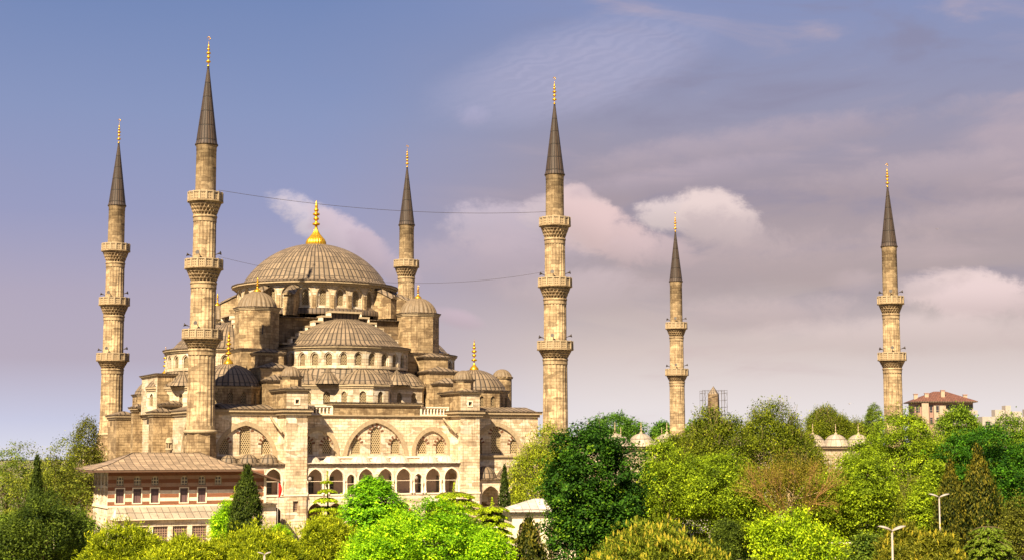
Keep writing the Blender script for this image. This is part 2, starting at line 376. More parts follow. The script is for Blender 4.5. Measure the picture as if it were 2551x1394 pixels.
def ngon(b, fr, poly, m, off=0.):
    poly = ccw(poly); b.face([fr.at(u, z, off) for u, z in poly], m, [(u, z) for u, z in poly])
def ring(b, fr, inner, wd, m, off, th, m2=None, skip_sill=True, every=1):
    """flat arch band around an opening outline (list from arch()); alternate voussoirs when m2 is given"""
    o = offset(ccw(inner), wd); p = ccw(inner); n = len(p); k = 0
    for i in range(n):
        j = (i+1) % n
        if skip_sill and abs(p[i][1]-p[j][1]) < 1e-6 and p[i][1] <= min(q[1] for q in p)+1e-6: continue
        mm = m if (m2 is None or k % 2) else m2; k += 1
        a, c, d, e = p[i], p[j], o[j], o[i]
        b.face([fr.at(*e, off+th), fr.at(*d, off+th), fr.at(*c, off+th), fr.at(*a, off+th)], mm)
        b.face([fr.at(*d, off+th), fr.at(*e, off+th), fr.at(*e, off), fr.at(*d, off)], mm)
        b.face([fr.at(*a, off+th), fr.at(*c, off+th), fr.at(*c, off-.02), fr.at(*a, off-.02)], mm)
def tube(b, pts, r, m, seg=6, r2=None, caps=True):
    pts = [Vector(p) for p in pts]; n = len(pts); rings = []
    for i, p in enumerate(pts):
        d = (pts[min(i+1, n-1)]-pts[max(i-1, 0)]).normalized(); a = d.orthogonal().normalized() if i == 0 else (rings_a-d*rings_a.dot(d)).normalized()
        rings_a = a; c = d.cross(a); rr = r if r2 is None else r+(r2-r)*i/(n-1)
        rings.append([p+(a*math.cos(2*PI*k/seg)+c*math.sin(2*PI*k/seg))*rr for k in range(seg)])
    for i in range(n-1):
        for k in range(seg):
            l = (k+1) % seg; b.face([rings[i][k], rings[i][l], rings[i+1][l], rings[i+1][k]], m, None, True)
    if caps: b.face(list(reversed(rings[0])), m); b.face(rings[-1], m)
def tag(o, label=None, cat=None, group=None, kind=None):
    for k, v in (('label', label), ('category', cat), ('group', group), ('kind', kind)):
        if v: o[k] = v
    return o
def empty(name, loc, rz=0., parent=None):
    o = bpy.data.objects.new(name, None); COL.objects.link(o); o.location = loc; o.rotation_euler = (0, 0, rz)
    if parent: o.parent = parent
    return o
def copy_tree(o, parent=None):
    c = o.copy(); COL.objects.link(c); c.parent = parent
    for ch in list(o.children): copy_tree(ch, c)
    return c

# ---------------------------------------------------------------- ground and water
TH = math.radians(25.854); C0 = (-32.10, 248.74)
def W(a, b): return (C0[0]+a*math.cos(TH)-b*math.sin(TH), C0[1]+a*math.sin(TH)+b*math.cos(TH))
def ground():
    m, g, b = mat('ground', .95); ob = g.n('ShaderNodeTexCoord').outputs['Object']
    n = g.noise(ob, .06, 8, .7); n2 = g.noise(ob, 1.2, 5, .7)
    g.L.new(g.mix(g.m('MULTIPLY', n2, .6), g.mix(g.ss(n, .36, .6), (.10,.12,.04), (.34,.29,.2)), (.05,.05,.015)), b.inputs['Base Color']); M['ground'] = m
    mb = MB(); R = 30000
    mb.face([(-R, -200, 0), (R, -200, 0), (R, R, 0), (-R, R, 0)], 'ground'); tag(mb.build('ground'), kind='structure')
    m, g, b = mat('paving', .85); ob = g.n('ShaderNodeTexCoord').outputs['Object']
    g.L.new(g.mix(g.noise(ob, .7, 6), (.42,.36,.28), (.25,.2,.15)), b.inputs['Base Color']); M['paving'] = m
    mb = MB(); ps = [W(-45, -52), W(98, -44), W(98, 36), W(-45, 36)]
    mb.face([(x, y, .02) for x, y in ps], 'paving'); tag(mb.build('paved_precinct'), kind='structure')
    m, g, b = mat('sea', .08, 0, .5); b.inputs['Base Color'].default_value = (.5,.55,.62,1); M['sea'] = m  # pale base colour puts the horizon haze into the water
    mb = MB(); mb.face([(-28000, 1300, .6), (-180, 1300, .6), (-600, 29000, .6), (-28000, 29000, .6)], 'sea'); tag(mb.build('sea'), kind='structure')
ground()

# ---------------------------------------------------------------- minarets
def finial_prof(r0, z0, H, skirt=.33, bs=None):
    """stacked-bulb finial: onion skirt, stem with bulbs, point"""
    hs = H*skirt; bs = bs or r0; p = [(r0*a, z0+hs*t) for t, a in ((0, .97), (.08, 1.), (.2, .98), (.34, .86), (.48, .62), (.62, .40), (.76, .25), (.88, .16), (1, .13))]
    z = z0+hs; rs = max(r0*.13, .075); rem = H-hs; bulbs = [(.10, .36), (.30, .27), (.47, .33), (.63, .22), (.76, .14)]
    last = 0
    for c, rr in bulbs:
        w = .055
        for k in range(7):
            a = -PI/2+PI*k/6; p.append((rs+(rr*bs-rs)*max(0, math.cos(a)), z+rem*(c+w*math.sin(a))))
    p += [(rs*.9, z+rem*.84), (rs*.4, z+rem*.95), (0, z0+H+.05)]
    return p
def add_balcony(root, z0, zt, rs_lo, rs_up, R):
    """corbel of stalactite tiers, floor, pierced polygonal parapet; zt = top of rail"""
    pk = zt-1.25; hc = pk-z0
    mb = MB(); tiers = 4; N = 22
    for t in range(tiers):
        ra = rs_lo+(R-.1-rs_lo)*(t+.15)/tiers; rb = rs_lo+(R-.1-rs_lo)*(t+1)/tiers
        za = z0+hc*t/tiers; zb = z0+hc*(t+1)/tiers; ph = (t % 2)*PI/N
        def md(r, a, k, ph=ph): return r-(.26 if k < 2 else .03)*(.5+.5*math.cos(N*(a+ph)))**.7
        lathe(mb, [(ra, za), (ra+.05, za+.45*(zb-za)), (rb, zb-.12*(zb-za)), (rb, zb), (rs_lo*.9, zb)], 0, 0, 'minaret', 88, mod=md, smooth=False)
    lathe(mb, [(rs_lo+.02, z0-.35), (rs_lo+.12, z0-.3), (rs_lo+.12, z0-.08), (rs_lo, z0)], 0, 0, 'minaret', 40)
    mb.build('corbel', root)
    mb = MB(); n = 16; pg = [(R*math.cos(2*PI*(i+.5)/n), R*math.sin(2*PI*(i+.5)/n)) for i in range(n)]
    prism(mb, offset(pg, .1), pk-.12, pk+.08, 'minaret', bottom=True); prism(mb, offset(pg, -.04), pk+.08, zt-.14, 'pierced', top=False)
    inner = offset(pg, -.22)
    for i in range(n):
        p, q = inner[i], inner[(i+1) % n]; mb.face([(q[0], q[1], pk), (p[0], p[1], pk), (p[0], p[1], zt-.1), (q[0], q[1], zt-.1)], 'pierced')
        x, y = pg[i]; a = math.atan2(y, x); c, s = math.cos(a), math.sin(a)
        prism(mb, [(x+c*u-s*v, y+s*u+c*v) for u, v in ((-.16, -.1), (.07, -.1), (.07, .1), (-.16, .1))], pk+.05, zt+.05, 'trim')
    for i in range(n):
        o = offset(pg, .06); j = (i+1) % n
        mb.face([(o[i][0], o[i][1], zt-.14), (o[j][0], o[j][1], zt-.14), (o[j][0], o[j][1], zt), (o[i][0], o[i][1], zt)], 'trim')
        mb.face([(o[i][0], o[i][1], zt), (o[j][0], o[j][1], zt), (inner[j][0], inner[j][1], zt), (inner[i][0], inner[i][1], zt)], 'trim')
    mb.build('parapet', root)
def add_horns(root, z, r, angs):
    for k, a in enumerate(angs):
        mb = MB(); c, s = math.cos(a), math.sin(a); zz = z+.12*math.sin(k*2.3)
        tube(mb, [(c*(r-.1), s*(r-.1), zz-.25), (c*(r+.25), s*(r+.25), zz-.1)], .045, 'iron', 5)
        pts = [(c*(r+d), s*(r+d), zz+h) for d, h in ((.2, -.1), (.45, -.03), (.62, .0), (.78, .03))]
        for i, (ra, rb) in enumerate(((.06, .09), (.09, .15), (.15, .29))): tube(mb, [pts[i], pts[i+1]], ra, 'iron', 10, rb)
        mb.build('loudspeaker', root)
def minaret(kind, flared, tile=False):
    root = empty('minaret', (0, 0, 0))
    if kind == 3:
        st = [(15.1, 26.1, 1.93, 1.84), (28.0, 35.3, 1.76, 1.72), (37.4, 44.5, 1.60, 1.56)]; top = (46.6, 54.3, 1.42, 1.38)
        bal = [(26.1, 28.74, 1.84, 1.76, 2.72), (35.3, 38.38, 1.72, 1.6, 2.56), (44.5, 47.72, 1.56, 1.42, 2.38)]
        sp = (54.5, 65.75, 69.6, 1.5)
    else:
        st = [(11, 26.1, 1.62, 1.56), (28.0, 35.4, 1.48, 1.42)]; top = (37.4, 46.75, 1.30, 1.26)
        bal = [(26.1, 28.7, 1.56, 1.48, 2.35), (35.4, 38.34, 1.42, 1.3, 2.2)]; sp = (46.95, 57.5, 61.2, 1.36)
    mb = MB(); fl = lambda r, a, k: r*(1-.05*(.5+.5*math.cos(20*a))**2)
    for i, (z0, z1, ra, rb) in enumerate(st):
        lathe(mb, [(ra*1.03, z0), (ra*1.03, z0+.5)], 0, 0, 'minaret', 40)
        lathe(mb, [(ra*1.03, z0+.5), (ra*.99, z0+.6), (rb, z1-.9)], 0, 0, 'minaret', 120, mod=fl, uk=ra)
        lathe(mb, [(rb*1.03, z1-.9), (rb*1.03, z1)], 0, 0, 'minaret', 40)
    z0, z1, ra, rb = top; lathe(mb, [(ra, z0), (rb, z1-.7), (rb*1.02, z1-.68), (rb*1.02, z1-.2), (rb*1.1, z1)], 0, 0, 'minaret', 40)
    mb.build('shaft', root)
    if tile:
        mb = MB()
        for k in range(20):
            a = 2*PI*k/20; c, s = math.cos(a), math.sin(a); r = rb*1.02-.09
            prism(mb, [(c*(r-.1+u)-s*v, s*(r-.1+u)+c*v) for u, v in ((0, -.1), (.14, -.1), (.14, .1), (0, .1))], z1-1.15, z1-.55, 'tile_blue')
        mb.build('tile_band', root)
    mb = MB()
    if kind == 3:
        n = 8 if not flared else 12; ang = PI/n
        pr = [(3.6, 0), (3.6, 5), (3.3, 8), (2.6, 12), (2.2, 14.4)] if flared else [(2.7, 0), (2.7, 6), (2.25, 9), (2.12, 14.4)]
        lathe(mb, pr+[(2.15, 14.9)], 0, 0, 'stone', n, ang, ang+2*PI, smooth=False)
        lathe(mb, [(2.12, 14.6), (2.28, 14.7), (2.28, 15.0), (1.9, 15.15)], 0, 0, 'trim', 24)
    else: lathe(mb, [(2.4, 0), (2.4, 6), (1.75, 9.5), (1.7, 11)], 0, 0, 'stone', 12, smooth=False)
    mb.build('base', root)
    for q in bal: add_balcony(root, *q)
    z0, z1, z2, r = sp; mb = MB()
    lathe(mb, [(r*.9, z0-.25), (r+.1, z0-.12), (r+.1, z0+.02), (r, z0+.1), (r*.955, z0+.45), (.11, z1)], 0, 0, 'lead_spire', 32, uk=1.47)
    mb.build('spire', root)
    mb = MB(); lathe(mb, finial_prof(.2, z1-.15, z2-z1-.2, .1, .95), 0, 0, 'gold', 14)
    for k in range(14):   # crescent
        a0, a1 = -PI*.40+PI*1.8*k/14-PI/2+.9, -PI*.40+PI*1.8*(k+1)/14-PI/2+.9; w = lambda i: .02+.05*math.sin(PI*i/14)
        zc = z2+.02
        tube(mb, [(.2*math.cos(a0), 0, zc+.2*math.sin(a0)), (.2*math.cos(a1), 0, zc+.2*math.sin(a1))], w(k), 'gold', 5, w(k+1))
    mb.build('finial', root)
    hz = [bal[0], bal[1]]
    for q in hz: add_horns(root, q[1]+.75, q[3], [-PI/2-.2-TH, -.15-TH, PI+.25-TH])
    return root
mloc = [  # world x, y, kind, flared base, tiles, label
    (-42.5, 210.0, 3, 0, 1, 'nearest three-balcony minaret, largest in view, blue tiles under its spire, behind the hip-roofed pavilion'),
    (-68.95, 264.6, 3, 1, 0, 'leftmost minaret, three balconies, at the far left end of the mosque'),
    (6.6, 233.7, 3, 0, 0, 'three-balcony minaret at the right end of the mosque facade, where both cables end'),
    (-20.0, 288.3, 3, 0, 1, 'minaret rising behind the great dome, only its topmost balcony in sight'),
    (34.2, 318.0, 2, 0, 0, 'smaller far minaret with two balconies, just left of the scaffolded obelisk'),
    (65.0, 262.0, 2, 0, 0, 'rightmost minaret with two balconies, beside the apartment block with the red tiled roof')]
protos = {}
for x, y, k, fl, ti, lab in mloc:
    key = (k, fl, ti)
    if key in protos: o = copy_tree(protos[key])
    else: o = protos[key] = minaret(*key)
    o.location = (x, y, 0); o.rotation_euler = (0, 0, TH)
    tag(o, lab, 'minaret', 'minarets of the mosque')
def cable(name, p, q, sag, label, r=.028):
    mb = MB(); p = Vector(p); q = Vector(q)
    tube(mb, [p.lerp(q, t/30)-Vector((0, 0, sag*4*(t/30)*(1-t/30))) for t in range(31)], r, 'iron', 5)
    tag(mb.build(name), label, 'cable', 'cables strung between minarets')
cable('cable', (-40.8, 210.6, 48.2), (5.3, 233.1, 48.6), 1.3, 'thin upper cable crossing the sky above the great dome between two minarets')
cable('cable', (-40.6, 210.7, 38.9), (4.9, 233.0, 39.3), 2.6, 'thin lower cable sagging in front of the great dome between two minarets', .02)

# ---------------------------------------------------------------- the mosque
mosque = empty('mosque', (C0[0], C0[1], 0), TH)
tag(mosque, 'great stone mosque with cascading grey-brown lead domes and gold finials', 'mosque')
def window(parent, fr, poly, off, m='lattice', surround=None, label=None, frame=True, sw=.46):
    mb = MB(); ngon(mb, fr, poly, m, off)
    if frame: ring(mb, fr, offset(ccw(poly), -.09), .09, 'trim', off, .05, skip_sill=False)
    if surround:
        # alternate light and dark voussoirs round the head only
        p = ccw(poly); zm = min(q[1] for q in p)+.5*(max(q[1] for q in p)-min(q[1] for q in p))
        o = offset(p, sw); k = 0; n = len(p)
        for i in range(n):
            j = (i+1) % n
            if p[i][1] < zm and p[j][1] < zm: continue
            if min(p[i][1], p[j][1]) < zm-.5: continue
            k += 1
            if k % 2: continue
            f2 = surround
            a, c, d, e = p[i], p[j], o[j], o[i]
            mb.face([fr.at(*e, f2+.05), fr.at(*d, f2+.05), fr.at(*c, f2+.05), fr.at(*a, f2+.05)], 'red_stone')
            mb.face([fr.at(*d, f2+.05), fr.at(*e, f2+.05), fr.at(*e, f2-.02), fr.at(*d, f2-.02)], 'red_stone')
    o = mb.build('window', parent)
    if label: o['label'] = label
    return o
# --- body and facade
FB = -28.4; F = Fr((0, FB), (1, FB))
mb = MB(); prism(mb, rect(-24.9, 26, FB+1.2, 28), 0, 17.75, 'stone', top='lead_dark')
prism(mb, rect(-22, 23, -25.5, 26), 17.75, 18.5, 'lead_dark')
mb.build('body_wall', mosque)
fac = MB(); big = []
holes = []; tymp = []
spec = [(-19.35, 6.9, 11.5, 4.25, [(0, 1.6, 3.95), (-3.02, 1.4, 2.3), (3.02, 1.4, 2.3)]), (19.35, 6.9, 11.5, 4.35, [(0, 1.6, 3.95), (-3.02, 1.4, 2.3), (3.02, 1.4, 2.3)]),
        (.05, 8.3, 11.5, 4.75, [(0, 1.6, 4.0), (-3.05, 1.4, 2.3), (3.05, 1.4, 2.3)]), (-8.8, 5.2, 11.5, 3.6, [(-1.45, 1.4, 2.15), (1.45, 1.4, 2.15)]), (8.8, 5.2, 11.5, 3.6, [(-1.45, 1.4, 2.15), (1.45, 1.4, 2.15)])]
for cx, w, z0, h, wins in spec:
    w2 = w+1.2 if len(wins) == 3 else w
    A = arch(cx, z0, w2 if w2 < 8.2 else 9.0, h, 12, .22); holes.append(A)
# lower openings: outer bays each with arched loggia and door
outer = rectp(-24.3, 26.3, 0, 17.4)
panel(fac, F, outer, holes, 'facade', 0, .24)
for A, (cx, w, z0, h, wins) in zip(holes, spec):
    hs = [arch(cx+dx, z0+.2, ww, hh, 6, .35) for dx, ww, hh in wins]
    panel(fac, F, A, hs, 'stone_pale', -.24, .26)
    ring(fac, F, A, .62, 'trim', 0, .07)
    tymp.append(hs)
fw = fac.build('facade_wall', mosque)
for hs, (cx, *_r) in zip(tymp, spec):
    for h in hs: window(fw, F, h, -.46, 'lattice', surround=-.24)
mb = MB()
for pl in (rect(-24.3, -14.9, FB, FB+.8), rect(14.9, 26.3, FB, FB+.8)): cornice(mb, pl, 17.95, out=.5, h=.75)
cornice(mb, rect(-11.4, 11.4, FB, FB+.8), 17.35, out=.3, h=.4, lead_=False)
prism(mb, rect(-6.5, 6.8, FB-.03, FB+2.5), 17.2, 18.65, 'stone'); cornice(mb, rect(-6.5, 6.8, FB-.03, FB+2.5), 19.05, out=.4, h=.5)
for s in (-1, 1):   # lead roofs rising behind the cornice
    x0, x1 = sorted((s*15.2, s*26)); 
    mb.face([(x0, FB-.3, 18.06), (x1, FB-.3, 18.06), (x1, FB+3.5, 18.8), (x0, FB+3.5, 18.8)], 'lead')
mb.build('cornice', mosque)
for s, x0, x1 in ((-1, -11.5, -6.6), (1, 6.9, 11.5)):
    mb = MB(); box(mb, x0, x1, FB-.05, FB+.35, 17.3, 17.5, 'trim_pale'); box(mb, x0, x1, FB-.08, FB+.38, 18.45, 18.65, 'trim_pale')
    n = 9
    for i in range(n):
        x = x0+(i+.5)*(x1-x0)/n
        lathe(mb, [(.1, 17.5), (.16, 17.7), (.09, 18.0), (.16, 18.3), (.1, 18.45)], x, FB+.15, 'trim_pale', 8)
    box(mb, x0, x0+.25, FB-.05, FB+.35, 17.5, 18.45, 'trim_pale'); box(mb, x1-.25, x1, FB-.05, FB+.35, 17.5, 18.45, 'trim_pale')
    mb.build('balustrade', mosque)
# --- piers, their upper blocks, cupolas and stepped stages
def ribbed(n, d): return lambda r, a, k: r*(1-d*(1-abs(math.sin(n*a/2))))
for s in (-1, 1):
    x0, x1 = sorted((s*11.65, s*14.75)); FP = Fr((0, -32.3), (1, -32.3))
    mb = MB(); wn = rectp(s*13.2-.38, s*13.2+.38, 3.83, 5.33); wn2 = rectp(s*13.2-.27, s*13.2+.27, 18.75, 19.35)
    panel(mb, FP, rectp(x0, x1, 0, 17.4), [wn], 'facade', 0, .3); prism(mb, rect(x0, x1, -32.3, -25), 0, 17.4, 'facade', skip=(0,))
    prism(mb, rect(x0-.1, x1+.1, -32.4, FB), 6.0, 6.25, 'trim_pale', bottom=True)
    cornice(mb, rect(x0-.2, x1+.2, -32.4, -25.0), 17.95, out=.45, h=.75)
    pb = mb.build('pier_buttress', mosque); window(pb, FP, wn, -.28, 'grille', label='small square grated window low on the pier')
    mb = MB(); panel(mb, FP, rectp(x0, x1, 18.0, 20.6), [wn2], 'stone_pale', 0, .25); prism(mb, rect(x0, x1, -32.3, -25), 18, 20.6, 'stone', skip=(0,))
    ring(mb, FP, wn2, .16, 'trim_pale', 0, .05, skip_sill=False)
    cornice(mb, rect(x0, x1, -32.3, -25), 20.75, out=.35, h=.35); hip(mb, x0+.2, x1-.2, -32.1, -25, 20.8, .5, over=.2, thick=.05)
    ub = mb.build('pier_upper_block', mosque); window(ub, FP, wn2, -.22, 'dark_glass')
    mb = MB(); cx, cy = s*13.3, -29.6
    oc = [(cx+1.5*math.cos(PI/8+i*PI/4), cy+1.5*math.sin(PI/8+i*PI/4)) for i in range(8)]
    prism(mb, oc, 20.7, 22.4, 'stone'); cornice(mb, oc, 22.55, out=.2, h=.25)
    lathe(mb, cap_prof(1.5, 1.45, 8, 22.62), cx, cy, 'lead_rib', 96, mod=ribbed(16, .09)); mb.build('pier_turret', mosque)
    mb = MB()
    for (ya, yb, zt, hh, xi, xo) in ((-25.2, -21.5, 22.1, .9, 11.3, 15.5), (-22.6, -17.6, 24.0, .9, 10.8, 15.6), (-19.4, -15.0, 26.4, .7, 11.2, 15.2)):
        xa, xb = sorted((s*xi, s*xo)); prism(mb, rect(xa, xb, ya, yb), 17.9, zt, 'stone'); cornice(mb, rect(xa, xb, ya, yb), zt+.05, out=.2, h=.25); hip(mb, xa, xb, ya, yb, zt+.1, hh, over=.3)
    mb.build('stepped_buttress', mosque)
    # string and water spout
    mb = MB(); q = [(s*11.6+(.9 if s < 0 else -.9)*0, FB-.2, 17.0)]
    xs = -14.95 if s < 0 else 11.45
    tube(mb, [(xs-.9, FB-.2, 16.9), (xs-.25, FB-3.6, 14.7)], .17, 'trim', 6); mb.build('waterspout', mosque)
# --- galleries
def gallery(name, x0, x1, yf, yb, ztop, zfl, arches, domes, zeave, dome_r, dome_h, dm='lead_gallery', wallm='ashlar'):
    fr = Fr((0, yf), (1, yf)); mb = MB()
    hs = [arch(c, zb, w, h, 9, .32) for c, w, zb, h in arches]
    panel(mb, fr, rectp(x0, x1, 0, ztop), hs, wallm, 0, .45)
    for h in hs:
        if h[0][1] > 2: ring(mb, fr, h, .2, 'trim_pale', 0, .06)
    prism(mb, rect(x0+.02, x1-.02, yf+.45, yb), zfl-.3, zfl, 'trim_pale', bottom=True)
    prism(mb, rect(x0-.02, x1+.02, yf-.1, yf+.3), zfl-.15, zfl+.05, 'trim_pale', bottom=True)
    o = mb.build(name, mosque)
    mb = MB(); prism(mb, rect(x0-.05, x1+.05, yf-.35, yb-.02), zeave-.16, zeave, 'lead_dark', bottom=True)
    mb.face([(x0, yf-.34, zeave+.004), (x1, yf-.34, zeave+.004), (x1, yb-.05, zeave+.55), (x0, yb-.05, zeave+.55)], dm)
    mb.build('gallery_roof', o)
    for c, r in domes:
        mb = MB(); lathe(mb, cap_prof(r, dome_h*r/dome_r, 9, 0), 0, 0, dm, 32); mb.build('gallery_dome', o, (c, (yf+yb)/2+.1, zeave+.12))
    for (c, w, zb, h) in arches:
        if zb < 4: continue
        mb = MB()   # tie rod and marble columns
        box(mb, c-w/2, c+w/2, yf+.2, yf+.26, zb+h*.5, zb+h*.5+.06, 'trim_pale'); mb.build('tie_rod', o)
        for e in (-1, 1):
            mb = MB(); lathe(mb, [(.2, zb), (.2, zb+.2), (.13, zb+.3), (.12, zb+h*.42), (.22, zb+h*.5), (.22, zb+h*.54)], c+e*(w/2+.06), yf-.06, 'trim_pale', 10); mb.build('column', o)
    return o
gal = gallery('central_gallery', -11.62, 11.62, -32.0, FB, 10.2, 6.15,
    [(c, w, 6.2, h) for c, w, h in ((-10.33, 2.25, 3.5), (-7.2, 2.2, 3.5), (-5.05, 1.2, 2.75), (-2.8, 2.25, 3.5), (.12, 2.25, 3.5), (2.93, 2.25, 3.5), (5.18, 1.2, 2.75), (7.5, 2.3, 3.5), (10.4, 2.2, 3.5))]
    +[(c, 2.3, 0, 5.0) for c in (-10.2, -7.2, -2.8, .12, 2.93, 7.4, 10.3)],
    [(-10.3, 1.35), (-7.2, 1.4), (-2.9, 1.5), (.1, 1.5), (3.0, 1.5), (7.5, 1.55), (10.3, 1.5)], 10.45, 1.45, 1.0)
galL = gallery('left_gallery', -23.9, -14.62, -31.9, FB, 10.2, 6.1, [(-22.2, 2.4, 6.2, 3.55), (-19.3, 2.4, 6.2, 3.55), (-16.35, 2.4, 6.2, 3.55), (-15.9, 1.6, 0, 4.5), (-19.3, 2.4, 0, 4.8)],
    [(-22.2, 1.3), (-19.4, 1.45), (-16.5, 1.45)], 10.42, 1.45, 1.25, 'lead')
galR = gallery('right_gallery', 14.78, 26.0, -31.6, FB, 7.85, 0, [(16.9, 3.1, 1.5, 5.55), (21.2, 3.1, 1.5, 5.55)], [(16.6, 1.85), (20.7, 1.85), (24.4, 1.6)], 8.05, 1.85, 1.75, 'lead')
mb = MB(); box(mb, 14.8, 26.2, FB-.25, FB+.1, 11.2, 11.5, 'trim'); box(mb, -24, -14.8, FB-.2, FB+.1, 11.15, 11.42, 'trim'); box(mb, -11.6, 11.6, FB-.2, FB+.1, 11.15, 11.42, 'trim_pale'); mb.build('string_course', mosque)
M['marble'] = plain('marble', (.66,.50,.43), .6, .3)
mb = MB(); ngon(mb, F, rectp(-11.6, 11.6, 6.1, 10.2), 'marble', .03); ngon(mb, F, rectp(-23.8, -14.7, 6.1, 10.2), 'marble', .03); mb.build('gallery_back_wall', mosque)  # pale facing added over the wall to brighten the shaded gallery interior
# openings in the wall behind the galleries
for xs, zb, zt in (((-9.8, -6.8, -3.3, -.4, 2.5, 7.0, 9.9, -21.5, -18.7, -15.9), 6.2, 8.6),):
    for x in xs: window(fw, F, rectp(x-.45, x+.45, zb, zt), .06, 'dark_glass')
for i, (a, lab) in enumerate(((-11.2, 'white round dish in the leftmost arch of the central gallery'), (4.75, 'white round dish by the narrow arch right of the gallery centre'))):
    mb = MB(); lathe(mb, [(0, .07), (.17, .05), (.26, 0), (.24, -.02), (0, .04)], 0, 0, 'white_paint', 18); tube(mb, [(0, 0, 0), (0, 0, -.35)], .03, 'iron')
    x, y = W(a, -32.35); o = mb.build('round_dish', None, (x, y, 8.35)); o.rotation_euler = (PI/2, 0, TH+.1); tag(o, lab, 'dish', 'white dishes on the gallery')
# --- weight towers
def rot_copies(o, angs):
    for a in angs: c = copy_tree(o, mosque); c.rotation_euler = (0, 0, a)
def corner_tower():
    mb = MB(); cx, cy = -13.4, -12.6
    oc = [(cx+3.35*math.cos(PI/8+i*PI/4), cy+3.35*math.sin(PI/8+i*PI/4)) for i in range(8)]
    prism(mb, oc, 26.9, 33.3, 'stone'); cornice(mb, oc, 33.55, out=.22, h=.4)
    fr = Fr((cx-.6, cy-3.12), (cx+.6, cy-3.12)); ngon(mb, fr, rectp(.5, .7, 29.5, 30.9), 'iron', .02)
    prism(mb, rect(-16.7, -9.8, -16.2, -9.3), 17.9, 27.0, 'stone'); cornice(mb, rect(-16.7, -9.8, -16.2, -9.3), 27.2, out=.2, h=.3)
    hip(mb, -16.5, -10, -16, -9.5, 27.2, .4, over=.3, thick=.08)
    t = mb.build('weight_tower', mosque)
    mb = MB(); pr = [(3.35, 33.62), (3.1, 33.7)]+cap_prof(3.05, 2.45, 9, 33.75); lathe(mb, pr, cx, cy, 'lead_rib', 120, mod=ribbed(24, .075)); mb.build('tower_dome', t)
    mb = MB(); lathe(mb, finial_prof(.58, 36.1, 2.2, .38, .75), cx, cy, 'gold', 16); mb.build('tower_finial', t); return t
tw = corner_tower(); rot_copies(tw, [PI/2, PI, -PI/2])
# --- corner domes
def corner_dome():
    cx, cy = -19.6, -19.6; mb = MB(); R = 5.35; n = 8
    oc = [(cx+R*math.cos(PI/8+i*PI/4), cy+R*math.sin(PI/8+i*PI/4)) for i in range(8)]
    oc = ccw(oc); wl = []
    for i in range(8):
        p, q = oc[i], oc[(i+1) % 8]; fr = Fr(p, q); L = fr.L
        hs = [arch(L*.27, 18.9, .75, 1.6, 5), arch(L*.73, 18.9, .75, 1.6, 5)]; panel(mb, fr, rectp(0, L, 17.9, 21.1), hs, 'stone', 0, .25); wl += [(fr, h) for h in hs]
    mb.face([(p[0], p[1], 21.1) for p in oc], 'lead'); cornice(mb, oc, 21.3, out=.2, h=.28)
    o = mb.build('corner_drum', mosque)
    for i, (fr, h) in enumerate(wl): window(o, fr, h, -.22, 'lattice_small', surround=0., frame=False, sw=.25)
    mb = MB(); lathe(mb, [(5.3, 21.36), (4.95, 21.5), (4.85, 21.9)]+cap_prof(4.8, 2.8, 11, 21.95)[1:], cx, cy, 'lead', 64, uk=5); mb.build('corner_dome', o)
    mb = MB(); lathe(mb, finial_prof(.72, 24.6, 4.9, .26, 1.25), cx, cy, 'gold', 18); mb.build('dome_finial', o); return o
cd = corner_dome(); rot_copies(cd, [PI/2, PI, -PI/2])
